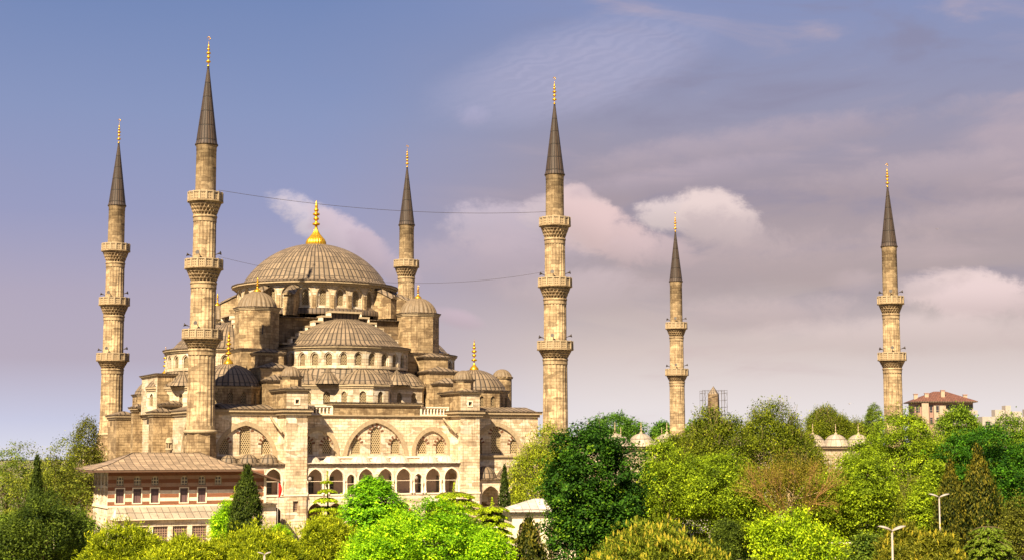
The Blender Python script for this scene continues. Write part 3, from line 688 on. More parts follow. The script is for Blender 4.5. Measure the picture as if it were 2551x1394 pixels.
# --- semi-domes with exedrae
def semi_dome():
    cx, cy = 0., -14.; R = 9.95; n = 14; mb = MB(); wl = []
    A = lambda i: PI+PI*i/n
    rim = [(cx+R*math.cos(A(i)), cy+R*math.sin(A(i))) for i in range(n+1)]
    for i in range(n):
        fr = Fr(rim[i], rim[i+1]); h = arch(fr.L/2, 24.75, 1.0, 1.85, 6); h2 = arch(fr.L/2, 24.7, 1.42, 2.1, 6)
        panel(mb, fr, rectp(0, fr.L, 24.3, 27.1), [h2], 'stone_pale', 0, .14); panel(mb, fr, h2, [h], 'stone_pale', -.14, .25); wl.append((fr, h))
    foot = rim+[(R, -12.6), (-R, -12.6)]; cornice(mb, foot, 27.6, out=.42, h=.5)
    o = mb.build('semi_dome_drum', mosque)
    for fr, h in wl: window(o, fr, h, -.36, 'lattice_small', frame=False)
    mb = MB(); lathe(mb, [(10.35, 27.7), (9.6, 27.85), (8.9, 28.1)]+cap_prof(8.75, 4.15, 14, 28.2)[0:], cx, cy, 'lead', 96, uk=10); mb.build('semi_dome', o)
    # exedra walls: outline = far edge of three overlapping circles
    cir = [(0, -22.3, 4.7), (-7.3, -18.2, 4.5), (7.3, -18.2, 4.5)]
    def rad(t):
        d = (math.cos(t), math.sin(t)); best = 8.5
        for x, y, r in cir:
            ox, oy = cx-x, cy-y; bq = ox*d[0]+oy*d[1]; c_ = ox*ox+oy*oy-r*r; D = bq*bq-c_
            if D > 0: best = max(best, -bq+math.sqrt(D))
        return best
    N = 42; ts = [PI+PI*i/N for i in range(N+1)]; pts = [(cx+rad(t)*math.cos(t), cy+rad(t)*math.sin(t)) for t in ts]
    mb = MB(); wl = []; wins = {4, 8, 12, 18, 23, 29, 33, 37}
    i = 0; step = 3; seg = []
    while i < N: seg.append((i, min(N, i+step))); i += step
    for k, (i, j) in enumerate(seg):
        fr = Fr(pts[i], pts[j])
        if 1 <= k <= 12 and fr.L > 1.25:
            h = arch(fr.L/2, 19.0, min(1.0, fr.L-.3), 1.9, 5); panel(mb, fr, rectp(0, fr.L, 17.9, 21.6), [h], 'stone_pale', 0, .25); wl.append((fr, h))
        else: panel(mb, fr, rectp(0, fr.L, 17.9, 21.6), [], 'stone_pale', 0)
    out = [pts[i] for i, _ in seg]+[pts[-1]]
    oo = offset(out+[(cx, cy+1)], .3)[:-1]; o2 = offset(out+[(cx, cy+1)], .15)[:-1]
    for i in range(len(out)-1):
        a, b_, c, d = o2[i], o2[i+1], oo[i], oo[i+1]
        mb.face([(*a, 21.3), (*b_, 21.3), (*b_, 21.6), (*a, 21.6)], 'trim'); mb.face([(*c, 21.6), (*d, 21.6), (*d, 21.85), (*c, 21.85)], 'trim'); mb.face([(*b_, 21.6), (*a, 21.6), (*c, 21.6), (*d, 21.6)], 'trim')
    e = mb.build('exedra_wall', mosque)
    for fr, h in wl: window(e, fr, h, -.22, 'lattice_small', frame=False)
    mb = MB(); Lr = len(out)-1
    for i in range(Lr):
        t0, t1 = PI+PI*i/Lr, PI+PI*(i+1)/Lr; inn = lambda t: (cx+9.7*math.cos(t), cy+9.7*math.sin(t), 24.35)
        p0, p1, q0, q1 = (*oo[i], 21.87), (*oo[i+1], 21.87), inn(t0), inn(t1)
        mid = lambda p, q: (.5*(p[0]+q[0]), .5*(p[1]+q[1]), p[2]+.36*(q[2]-p[2]))
        m0, m1 = mid(p0, q0), mid(p1, q1)
        mb.face([p0, p1, m1, m0], 'lead', None, True); mb.face([m0, m1, q1, q0], 'lead', None, True)
    mb.build('exedra_roof', e)
    for x, y, r in cir:
        mb = MB(); lathe(mb, [(r+.12, 21.9)]+cap_prof(r-.05, 2.45, 9, 21.98), x, y, 'lead', 48, uk=4.6); mb.build('exedra_dome', e)
    for s in (-1, 1):
        mb = MB(); x, y = cx+s*10.2*math.sin(.56), cy-10.2*math.cos(.56); lathe(mb, [(2.1, 21.95), (1.1, 23.1), (0, 24.35)], x, y, 'lead', 24, uk=2); mb.build('lead_cone', e)
    return o, e
sd, ex = semi_dome(); rot_copies(sd, [PI/2, PI, -PI/2]); rot_copies(ex, [PI/2, PI, -PI/2])
# --- stepped great arches and the square base of the drum
mb = MB(); prism(mb, rect(-12.7, 12.7, -12.7, 12.7), 17.9, 32.4, 'stone_dark', top='lead_dark')
hip(mb, -12.9, 12.9, -12.9, 12.9, 32.4, 1.1, 'lead_dark', over=.4, thick=.12)
base = mb.build('dome_base', mosque)
mb = MB(); st = [(2.4, 33.5), (3.7, 32.75), (4.9, 31.95), (6.1, 31.1), (7.3, 30.25), (8.5, 29.35), (9.8, 28.4)]
prev = 0
for k, (x, z) in enumerate(st):
    for s in (-1, 1):
        xa, xb = sorted((s*prev, s*x)); box(mb, xa, xb, -14.3, -12.5, 26, z-.3, 'lead_dark', False)
        xa, xb = sorted((s*(prev-.12 if k else 0), s*(x+.22))); box(mb, xa, xb, -14.9, -12.6, z-.28, z, 'trim')
        if k < len(st)-1: xa, xb = sorted((s*(x-.05), s*(x+.2))); box(mb, xa, xb, -14.85, -13, st[k+1][1], z-.28, 'trim_pale')
    prev = x
sa = mb.build('stepped_arch', mosque); rot_copies(sa, [PI/2, PI, -PI/2])
# --- drum and main dome
mb = MB(); R = 12.6; n = 28; wl = []
rim = [(R*math.cos(2*PI*(i+.5)/n), R*math.sin(2*PI*(i+.5)/n)) for i in range(n)]
for i in range(n):
    fr = Fr(rim[i], rim[(i+1) % n]); h2 = arch(fr.L/2, 34.3, 1.85, 3.2, 8); h = arch(fr.L/2, 34.55, 1.1, 2.6, 7)
    panel(mb, fr, rectp(0, fr.L, 33.2, 38.0), [h2], 'stone_pale', 0, .3); panel(mb, fr, h2, [h], 'stone_pale', -.3, .25); wl.append((i, fr, h))
    ring(mb, fr, h2, .2, 'trim', 0, .06)
    x, y = rim[i]; a = math.atan2(y, x); c, s = math.cos(a), math.sin(a)
    prism(mb, [(x*1.0+c*u-s*v, y+s*u+c*v) for u, v in ((-.2, -.28), (.22, -.28), (.22, .28), (-.2, .28))], 33.3, 36.2, 'stone')
lathe(mb, [(13.3, 33.2), (13.3, 33.9), (12.5, 34.2)], 0, 0, 'lead_dark', 56, uk=13)
cornice(mb, rim, 38.3, out=.85, h=.6)
dr = mb.build('drum', mosque)
for i, fr, h in wl: window(dr, fr, h, -.52, 'lattice_small')
mb = MB(); lathe(mb, [(13.4, 38.4), (12.3, 38.62), (11.8, 38.8)]+cap_prof(11.65, 6.7, 20, 38.9), 0, 0, 'lead', 160, uk=12)
md = mb.build('main_dome', mosque)
mb = MB(); fp = finial_prof(1.7, 45.3, 7.6, .42, 1.75); lathe(mb, fp, 0, 0, 'gold', 96, mod=lambda r, a, k: r*(1-(.09*(1-abs(math.sin(12*a))) if k < 8 else 0))); mb.build('main_finial', md)
for q in range(4):
    for d in (-.20, .20):
        a = PI/4+q*PI/2+d; c, s = math.cos(a), math.sin(a); mb = MB()
        P = lambda u, v: (c*u-s*v, s*u+c*v)
        w = .8; A0_, B0_, C1, D1 = P(12.2, -w), P(15.6, -w), P(15.6, w), P(12.2, w); z0, za, zb = 32.8, 37.7, 35.9
        mb.face([(*A0_, z0), (*B0_, z0), (*B0_, zb), (*A0_, za)], 'stone'); mb.face([(*C1, z0), (*D1, z0), (*D1, za), (*C1, zb)], 'stone'); mb.face([(*B0_, z0), (*C1, z0), (*C1, zb), (*B0_, zb)], 'stone')
        e0, e1 = P(12.0, 0), P(15.9, 0); f = [P(12., -w-.2), P(15.9, -w-.2), P(15.9, w+.2), P(12., w+.2)]
        mb.face([(*f[0], za+.05), (*f[1], zb+.0), (*e1, zb+.55), (*e0, za+.5)], 'lead'); mb.face([(*f[2], zb+.0), (*f[3], za+.05), (*e0, za+.5), (*e1, zb+.55)], 'lead')
        mb.face([(*f[1], zb), (*f[2], zb), (*e1, zb+.55)], 'stone'); mb.build('flying_buttress', mosque)
# --- round stair turrets at the courtyard side
for y in (-18.2, 18.2):
    mb = MB(); lathe(mb, [(1.55, 17.8), (1.55, 23.4), (1.75, 23.5), (1.75, 23.7), (1.7, 23.75)], 25.1, y, 'stone', 20, smooth=False)
    lathe(mb, [(1.85, 23.72)]+cap_prof(1.6, 1.2, 7, 23.8), 25.1, y, 'lead_rib', 80, mod=ribbed(16, .08)); mb.build('stair_turret', mosque)
# --- left (qibla) side: wall, buttresses, niche, upper block
FL = Fr((-25, 28), (-25, -28)); uL = lambda b: 28-b
mb = MB(); hs = [arch(uL(-18.5), 6, 6.4, 10.3, 10, .45), arch(uL(0), 6, 6.0, 9.5, 10, .45), arch(uL(14.3), 6, 3.6, 9, 8, .45)]
panel(mb, FL, rectp(0, 56, 0, 17.5), hs, 'stone_pale', 0, .45); wl = []
for h, c, nn in zip(hs, (-18.5, 0, 14.3), (3, 3, 1)):
    ww = [arch(uL(c)+dx, 8, .9, 6.0 if dx == 0 else 4.5, 5) for dx in ((-1.8, 0, 1.8) if nn == 3 else (0,))]
    panel(mb, FL, h, ww, 'stone_pale', -.45, .3); wl += ww; ring(mb, FL, h, .5, 'trim', 0, .06)
cornice(mb, rect(-25, -24, -28, 28), 17.95, out=.45, h=.7)
mb.face([(-25.4, -28, 18.06), (-22.5, -28, 18.9), (-22.5, 28, 18.9), (-25.4, 28, 18.06)], 'lead')
sw_ = mb.build('side_wall', mosque)
for h in wl: window(sw_, FL, h, -.7, 'lattice_small')
for i, (b0, b1, x, zt) in enumerate(((-9.2, -6.2, -27.9, 17.5), (11.4, 13.0, -26.5, 18.6), (17.4, 24.5, -27.9, 17.5))):
    mb = MB(); prism(mb, rect(x, -24.9, b0, b1), 0, zt, 'stone'); cornice(mb, rect(x, -24.9, b0, b1), zt+.35, out=.4, h=.6); hip(mb, x, -24.9, b0, b1, zt+.4, .6, over=.3)
    mb.build('side_buttress', mosque)
mb = MB(); FU = Fr((-26.2, 7.2), (-26.2, -3.7)); hs = [arch(5.45+dx, 18.6, .45, hh, 5) for dx, hh in ((-1.6, 2.9), (0, 3.9), (1.6, 2.9))]
panel(mb, FU, rectp(0, 10.9, 17.8, 23.5), hs, 'stone_pale', 0, .3); prism(mb, rect(-26.2, -23.0, -3.7, 7.2), 17.8, 23.5, 'stone', skip=(3,)); cornice(mb, rect(-26.2, -23.0, -3.7, 7.2), 23.8, out=.3, h=.35)
ub = mb.build('upper_block', mosque)
for h in hs: window(ub, FU, h, -.27, 'lattice_small', frame=False)
mb = MB(); prism(mb, rect(-25.6, -20, 7.2, 17), 17.8, 18.9, 'stone'); cornice(mb, rect(-25.8, -20, -6, 17), 19.1, out=.3, h=.35); hip(mb, -25.6, -20, -6, 17, 19.2, .8, over=.2); mb.build('side_terrace', mosque)

# ---------------------------------------------------------------- courtyard with its domed arcades
cx_, cy_ = W(58, 0); court = empty('courtyard_arcade', (cx_, cy_, 0), TH)
tag(court, 'low courtyard ranges with rows of small pale lead domes behind the trees', 'courtyard')
mb = MB()
for r_ in (rect(-31, 33, -31, -25), rect(-31, 33, 25, 31), rect(29, 35, -25, 25)):
    prism(mb, r_, 0, 12.3, 'stone_pale', top='lead_pale'); cornice(mb, r_, 12.7, 'trim', out=.35, h=.5)
cw = mb.build('arcade_wall', court)
FR = Fr((-31, -31), (33, -31))
for i in range(13):
    for z0, z1 in ((8.2, 10.2),):
        mb = MB(); u = 2.9+i*4.75; ngon(mb, FR, arch(u, z0, 1.2, 2.2, 6), 'lattice_small', .03); ring(mb, FR, arch(u, z0, 1.2, 2.2, 6), .25, 'trim_pale', 0, .07, skip_sill=False); mb.build('window', cw)
dm = MB(); lathe(dm, [(2.2, 12.8), (2.15, 13.1)]+cap_prof(2.1, 1.75, 9, 13.1), 0, 0, 'lead_pale', 40, uk=2.1); d0 = dm.build('arcade_dome', court)
mb = MB(); lathe(mb, finial_prof(.28, 14.8, 1.8, .3), 0, 0, 'trim', 12); mb.build('dome_finial', d0)
first = True
for row in (-28, 28):
    for i in range(13):
        o = d0 if first else copy_tree(d0, court); first = False; o.location = (-27.5+i*4.75, row, 0)

# ---------------------------------------------------------------- pavilion attached in front of the nearest minaret
px_, py_ = W(-33, -38); pav = empty('pavilion', (px_, py_, 0), TH)
tag(pav, 'two-storey pavilion of striped brick and stone under a wide hipped lead roof', 'pavilion')
X = lambda a: a+33; Y = lambda b: b+38
mb = MB(); FF = Fr((0, Y(-43)), (1, Y(-43)))
wu = [arch(X(a), 7.95, .95, 1.25, 7, .05, .46) for a in (-39.5, -37.35, -35.15, -31.45, -29.15, -27.05)]
wd = [rectp(X(a)-.5, X(a)+.5, 5.8, 7.6) for a in (-39.5, -37.35, -35.15, -31.45, -29.15)]
panel(mb, FF, rectp(X(-41), X(-21), 5.4, 9.9), wu+wd, 'striped', 0, .18)
for h in wd: ring(mb, FF, h, .13, 'trim_pale', 0, .05, skip_sill=False)
panel(mb, FF, rectp(X(-41), X(-19.5), 0, 5.4), [], 'ashlar', .02)
prism(mb, rect(X(-41.02), X(-21), Y(-43), Y(-33.8)), 0, 9.9, 'ashlar', skip=(0, 3))
FS = Fr((X(-41), Y(-33.8)), (X(-41), Y(-43)))
sl_ = [rectp(.9+i*2.2, 2.0+i*2.2, 5.9, 7.7) for i in range(4)]+[rectp(.9+i*2.2, 2.0+i*2.2, 8.0, 9.5) for i in range(4)]+[arch(1.8+i*2.9, 1.0, .8, 3.0, 5) for i in range(3)]
panel(mb, FS, rectp(0, 9.2, 0, 9.9), sl_, 'ashlar', 0, .35); box(mb, X(-41.15), X(-40.9), Y(-43.1), Y(-33.8), 5.2, 5.5, 'trim_pale')
box(mb, X(-41.05), X(-24.5), Y(-43.08), Y(-42.95), 5.3, 5.48, 'trim_pale')
pw = mb.build('wall', pav)
for h in wu: window(pw, FF, h, -.14, 'pane_bars')
for h in wd: window(pw, FF, h, -.15, 'pane_shutter', frame=False)
for h in sl_: window(pw, FS, h, -.32, 'dark_glass', frame=False)
mb = MB(); x0, x1, y0, y1 = X(-43.3), X(-23.3), Y(-45), Y(-32); ze, zr = 9.95, 12.0
prism(mb, rect(x0, x1, y0, y1), ze-.28, ze-.02, 'wood', bottom=True)
A_, B_, C_, D_ = (x0-.05, y0-.05, ze), (x1+.05, y0-.05, ze), (x1+.05, y1, ze), (x0-.05, y1, ze); P_, Q_ = (X(-37), Y(-38.2), zr), (X(-28.2), Y(-38.2), zr)
def lerp3(a, b, t, dz=0): return tuple(a[i]+(b[i]-a[i])*t for i in range(2))+(a[2]+(b[2]-a[2])*t+dz,)
ring0 = [A_, B_, C_, D_]; tops = [P_, Q_, Q_, P_]; mid = [lerp3(a, b, .45, -.22) for a, b in zip(ring0, tops)]
for i in range(4):
    j = (i+1) % 4; mb.face([ring0[i], ring0[j], mid[j], mid[i]], 'lead_pav')
    mb.face([mid[i], mid[j], tops[j], tops[i]] if tops[i] != tops[j] else [mid[i], mid[j], tops[i]], 'lead_pav')
    for a, b_ in ((ring0[i], mid[i]), (mid[i], tops[i])): tube(mb, [a, b_], .07, 'lead_dark', 5)
tube(mb, [P_, Q_], .08, 'lead_dark', 5)
mb.build('roof', pav)
mb = MB(); z0 = 9.9; a0, a1 = X(-23.3), X(-19.2)
for za, zb, m_ in ((9.93, 8.5, 'lead_pav'), (9.7, 8.27, 'wood')):
    f = [(a0, Y(-44.3), za), (a1, Y(-44.3), zb), (a1, Y(-36), zb), (a0, Y(-36), za)]; mb.face(f if m_ != 'wood' else f[::-1], m_)
mb.face([(a0, Y(-44.3), 9.7), (a1, Y(-44.3), 8.27), (a1, Y(-44.3), 8.5), (a0, Y(-44.3), 9.93)], 'wood'); mb.face([(a1, Y(-44.3), 8.27), (a1, Y(-36), 8.27), (a1, Y(-36), 8.5), (a1, Y(-44.3), 8.5)], 'wood')
mb.build('ramp_roof', pav)
mb = MB(); prism(mb, rect(X(-21), X(-20.7), Y(-43.1), Y(-42.8)), 5.4, 9.1, 'trim_pale'); prism(mb, rect(X(-21), X(-19.3), Y(-43.05), Y(-36)), 0, 5.3, 'ashlar'); hip(mb, X(-23.4), X(-19.4), Y(-43.6), Y(-37), 5.35, .35, over=.1); mb.build('ramp_wall', pav)
mb = MB(); fz = Fr((0, Y(-45.6)), (1, Y(-45.6))); hs = [rectp(X(a), X(a)+1.85, .8, 3.0) for a in (-38.3, -35.85, -33.4, -30.95, -28.5)]
panel(mb, fz, rectp(X(-40.2), X(-26), 0, 4.0), hs, 'ashlar', 0, .25); prism(mb, rect(X(-40.2), X(-26), Y(-45.6), Y(-43.1)), 0, 4.0, 'ashlar', skip=(0,))
an = mb.build('annex', pav)
for h in hs: window(an, fz, h, -.2, 'grille', frame=False)
mb = MB(); mb.face([(X(-40.6), Y(-46.1), 3.95), (X(-25.7), Y(-46.1), 3.95), (X(-25.7), Y(-43.06), 5.3), (X(-39.9), Y(-43.06), 5.3)], 'lead_pale')
box(mb, X(-40.6), X(-25.7), Y(-46.12), Y(-43.1), 3.82, 3.94, 'trim_pale')
mb.face([(X(-40.6), Y(-46.1), 3.95), (X(-39.9), Y(-43.06), 5.3), (X(-40.6), Y(-43.06), 3.95)], 'ashlar'); mb.build('annex_roof', an)
mb = MB(); cxx, cyy = X(-32.2), Y(-37.6)
lathe(mb, [(.42, 11.6), (.42, 12.3), (.55, 12.4), (.55, 12.55), (.4, 12.6)], cxx, cyy, 'trim', 12)
for k in range(6): a = 2*PI*k/6; lathe(mb, [(.09, 12.6), (.09, 13.3)], cxx+.36*math.cos(a), cyy+.36*math.sin(a), 'trim', 6)
lathe(mb, [(.52, 13.3), (.52, 13.42)]+cap_prof(.5, .6, 6, 13.42), cxx, cyy, 'trim', 16); mb.build('chimney', pav)

# ---------------------------------------------------------------- trees
def leafmat(name, dark, light, tip=None, trans=.35):
    m, g, b = mat(name, .65, 0, .15)
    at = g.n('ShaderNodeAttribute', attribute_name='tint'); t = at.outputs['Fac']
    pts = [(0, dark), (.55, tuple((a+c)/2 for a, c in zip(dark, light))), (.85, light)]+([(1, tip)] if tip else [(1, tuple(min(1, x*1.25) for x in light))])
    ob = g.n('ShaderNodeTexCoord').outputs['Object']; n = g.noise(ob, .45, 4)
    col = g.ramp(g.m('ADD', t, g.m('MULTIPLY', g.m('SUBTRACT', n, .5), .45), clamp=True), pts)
    g.L.new(col, b.inputs['Base Color'])
    tr = g.n('ShaderNodeBsdfTranslucent'); g.L.new(col, tr.inputs[0]); mx = g.n('ShaderNodeMixShader'); mx.inputs[0].default_value = trans
    g.L.new(b.outputs[0], mx.inputs[1]); g.L.new(tr.outputs[0], mx.inputs[2]); g.L.new(mx.outputs[0], g.N['Material Output'].inputs[0]); M[name] = m
leafmat('leaf_airy', (.07,.11,.01), (.30,.34,.03)); leafmat('leaf_cypress', (.012,.03,.004), (.07,.105,.01)); leafmat('leaf_darkbush', (.012,.035,.004), (.13,.19,.015))
leafmat('leaf_olive', (.05,.06,.008), (.20,.22,.02)); leafmat('leaf_mid', (.04,.09,.008), (.24,.34,.03)); leafmat('leaf_pine', (.05,.075,.005), (.30,.30,.02), (.55,.46,.04))
leafmat('leaf_pineyel', (.06,.10,.004), (.50,.56,.012), (.82,.76,.03)); leafmat('leaf_pineorange', (.05,.09,.006), (.30,.36,.02), (.58,.50,.05))
leafmat('leaf_lime', (.05,.20,.003), (.44,.72,.008), (.68,.86,.02), .4); leafmat('leaf_cedar', (.06,.11,.004), (.48,.60,.012), (.74,.78,.03)); leafmat('leaf_round', (.04,.16,.004), (.30,.62,.01), (.5,.75,.02))
leafmat('leaf_juniper', (.012,.025,.003), (.085,.10,.008), (.20,.18,.015)); leafmat('leaf_birch', (.09,.13,.006), (.42,.48,.02), (.62,.62,.04)); leafmat('leaf_dark', (.008,.04,.003), (.06,.17,.006), (.16,.29,.010))
leafmat('leaf_plane', (.05,.09,.004), (.32,.44,.010), (.52,.62,.025)); leafmat('leaf_planeolive', (.035,.06,.004), (.22,.28,.010), (.38,.43,.02)); leafmat('leaf_bare', (.10,.08,.010), (.32,.28,.025))
leafmat('leaf_limeyel', (.08,.17,.004), (.50,.66,.010), (.80,.86,.03), .4); leafmat('leaf_far', (.03,.10,.01), (.16,.33,.025)); leafmat('leaf_bright', (.04,.10,.006), (.26,.40,.02)); leafmat('leaf_emerald', (.008,.05,.004), (.085,.25,.008))

M['bark_russet'] = plain('bark_russet', (.36,.20,.08), .9, .4, 3)
def leaf_mesh(name, P, Nn, size, tint, mat_, parent, aspect=.55, axis=None, rng=None):
    """many small folded leaves: P centres, Nn facing, size, tint 0..1; axis = growth direction for needles"""
    n = len(P); Nn = Nn/np.linalg.norm(Nn, axis=1, keepdims=True)
    if axis is None: axis = rng.normal(size=(n, 3))
    U = axis-(axis*Nn).sum(1, keepdims=True)*Nn; U /= np.linalg.norm(U, axis=1, keepdims=True)+1e-9; V = np.cross(Nn, U)
    s = size[:, None]; a, b_, c, d = P-U*s*.5, P+V*s*.5*aspect-Nn*s*.08, P+U*s*.5, P-V*s*.5*aspect-Nn*s*.08
    v = np.stack([a, b_, c, d], 1).reshape(-1, 3).astype(np.float32)
    me = bpy.data.meshes.new(name); me.vertices.add(4*n); me.vertices.foreach_set('co', v.ravel())
    me.loops.add(4*n); me.loops.foreach_set('vertex_index', np.arange(4*n, dtype=np.int32)); me.polygons.add(n)
    me.polygons.foreach_set('loop_start', np.arange(0, 4*n, 4, dtype=np.int32)); me.polygons.foreach_set('loop_total', np.full(n, 4, dtype=np.int32))
    at = me.attributes.new('tint', 'FLOAT', 'FACE'); at.data.foreach_set('value', np.clip(tint, 0, 1).astype(np.float32))
    me.update(); me.validate(); me.materials.append(M[mat_]); o = bpy.data.objects.new(name, me); COL.objects.link(o); o.parent = parent; return o
def unit(v): return v/(np.linalg.norm(v, axis=-1, keepdims=True)+1e-9)
def limbs(mb, rng, h, r, zb, n, rad, m, tips, up=.6):
    """trunk and curved limbs reaching into the crown"""
    th = zb+(h-zb)*.45; jig = lambda s: rng.normal(size=3)*s
    pts = [np.array([0, 0, -.3])]+[np.array([0, 0, th*k/5.])+jig(.02*r)*[1, 1, 0] for k in range(1, 6)]; tube(mb, pts, rad, m, 8, rad*.45)
    for k in range(n):
        z0 = zb*.7+(th-zb*.7)*rng.random(); p0 = np.array([0, 0, z0]); tip = tips[rng.integers(len(tips))]
        mid_ = (p0+tip)/2+np.array([0, 0, -(tip[2]-p0[2])*.12])+jig(.08*r); tube(mb, [p0, mid_, tip], rad*.38, m, 5, rad*.08, False)
        for q in range(2):
            t2 = tips[rng.integers(len(tips))]
            if np.linalg.norm(t2-mid_) < .8*r: tube(mb, [mid_, (mid_+t2)/2+jig(.04*r), t2], rad*.2, m, 4, rad*.05, False)
def crown_points(rng, h, r, zb, nl, nc, core=.66):
    """clump centres and outward directions over a lumpy crown built of overlapping lobes"""
    zc, hz = (h+zb)/2, (h-zb)/2; lobes = []
    for i in range(nl):
        d = unit(rng.normal(size=3)); d[2] = d[2]*.9; f = .38+.40*rng.random(); rl = (.24+.24*rng.random())
        lobes.append((np.array([d[0]*r*f, d[1]*r*f, zc+d[2]*hz*f]), np.array([r*rl, r*rl, hz*rl*1.1])))
    lobes.append((np.array([0, 0, h-hz*.42]), np.array([r*.45, r*.45, hz*.42]))); lobes.append((np.array([0, 0, zc]), np.array([r*core, r*core, hz*(core+.06)])))
    P = []; D = []
    per = nc//len(lobes)+1
    for c, s in lobes:
        d = unit(rng.normal(size=(per*2, 3))); d[:, 2] = np.where(d[:, 2] < -.8, -d[:, 2], d[:, 2]); p = c+d*s*(.82+.22*rng.random((per*2, 1)))
        ok = np.ones(len(p), bool)
        for c2, s2 in lobes:
            if c2 is c: continue
            ok &= (((p-c2)/(s2*.8))**2).sum(1) > 1
        ok &= p[:, 2] > zb*.6
        P.append(p[ok][:per]); D.append(unit(d*(1/s))[ok][:per])
    k = nc//3; d = unit(rng.normal(size=(k, 3))); P.append(np.array([0, 0, zc])+d*np.array([r, r, hz])*(.35+.45*rng.random((k, 1)))); D.append(d)
    P = np.concatenate(P); D = np.concatenate(D); q = rng.random(len(P)) < .14   # stray sprays break the outline
    P = P+D*np.where(q, r*(.05+.13*rng.random(len(P))), 0)[:, None]
    return P, D
def leafy(rng, root, h, r, zb, m, nl, nc, lpc, ls, cr, asp=.6, up=.5, rnd=.6, bark='bark', trad=None, nlimb=8, air=0., upw=0., sh=None):
    C_, D = crown_points(rng, h, r, zb, nl, nc, .66 if nl else .93)
    if air: keep = rng.random(len(C_)) > air; C_, D = C_[keep], D[keep]
    n = len(C_)*lpc; ci = np.repeat(np.arange(len(C_)), lpc); off = rng.normal(size=(n, 3))*cr*np.array([1, 1, .65+upw]); off[:, 2] -= cr*.25*(off[:, 0]**2+off[:, 1]**2)/cr**2*.3
    P = C_[ci]+off; N_ = unit(D[ci]*.55+np.array([0, 0, up])+rng.normal(size=(n, 3))*rnd)
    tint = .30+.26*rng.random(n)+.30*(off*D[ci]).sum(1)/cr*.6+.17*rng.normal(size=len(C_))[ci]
    ax = (np.array([0, 0, 1.])+rng.normal(size=(n, 3))*.35+D[ci]*.5) if upw else None
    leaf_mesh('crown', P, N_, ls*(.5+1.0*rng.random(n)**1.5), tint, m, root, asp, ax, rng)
    mb = MB(); limbs(mb, rng, h, r, zb, nlimb, trad or .055*r+.1, bark, C_*np.array([.85, .85, .93]), up)
    if sh: shoots(rng, root, h+sh[0], r, zb+sh[1], m, sh[2], sh[3], bark, mb)
    mb.build('trunk', root)
def shoots(rng, root, h, r, zb, m, n, ls, bark, mb=None):
    """thin upright shoots with small leaves, for the brushy tops of half-leafed trees"""
    own = mb is None; C_, D = crown_points(rng, h, r, zb, 7, n); mb = MB() if own else mb; P = []; A = []
    for c, d in zip(C_, D):
        dr = unit(d*.45+np.array([0, 0, 1.])+rng.normal(size=3)*.18); L = r*(.14+.16*rng.random()); q = c-dr*L*.6
        tube(mb, [q, q+dr*L], .02, bark, 3, .008, False); k = 9; t = rng.random((k, 1)); P.append(q+dr*L*t*1.05+rng.normal(size=(k, 3))*.07); A.append(np.repeat(dr[None], k, 0))
    P = np.concatenate(P); A = np.concatenate(A); nn = len(P)
    leaf_mesh('shoot_leaves', P, unit(rng.normal(size=(nn, 3))+[0, -.3, .3]), ls*(.6+.7*rng.random(nn)), .35+.5*rng.random(nn), m, root, .45, A+rng.normal(size=(nn, 3))*.4, rng)
def needles(rng, root, h, r, zb, m, nc, per, L, candle=0., flat=1., bark='bark', col=False, cr=.3):
    """pine and juniper crowns: tufts of needles pointing out and up, optional candles"""
    C_, D = crown_points(rng, h, r, zb, 9, nc); n = len(C_)*per; ci = np.repeat(np.arange(len(C_)), per)
    ax = unit(D[ci]*.8+np.array([0, 0, .75])+rng.normal(size=(n, 3))*.6); P = C_[ci]+rng.normal(size=(n, 3))*cr*.6+ax*L*.35; N_ = unit(rng.normal(size=(n, 3)))
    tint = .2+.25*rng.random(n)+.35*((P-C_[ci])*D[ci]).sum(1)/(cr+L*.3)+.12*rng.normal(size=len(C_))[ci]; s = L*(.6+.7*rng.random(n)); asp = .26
    if candle:
        k = int(len(C_)*candle); idx = rng.integers(0, len(C_), k); idx = idx[D[idx][:, 2] > .15]; k = len(idx); a2 = unit(np.array([0, 0, 1.])+rng.normal(size=(k, 3))*.12); p2 = C_[idx]+D[idx]*cr*.7+a2*.2+rng.normal(size=(k, 3))*.1
        P = np.concatenate([P, p2, p2]); ax = np.concatenate([ax, a2, a2]); N_ = np.concatenate([N_, np.tile([0, -1., .1], (k, 1)), np.tile([1., 0, .1], (k, 1))]); s = np.concatenate([s, np.full(2*k, .42)]); tint = np.concatenate([tint, np.ones(2*k)])
    leaf_mesh('crown', P, N_, s, tint, m, root, asp, ax, rng); mb = MB(); limbs(mb, rng, h, r, zb, 7, .16, bark, C_*.8); mb.build('trunk', root)
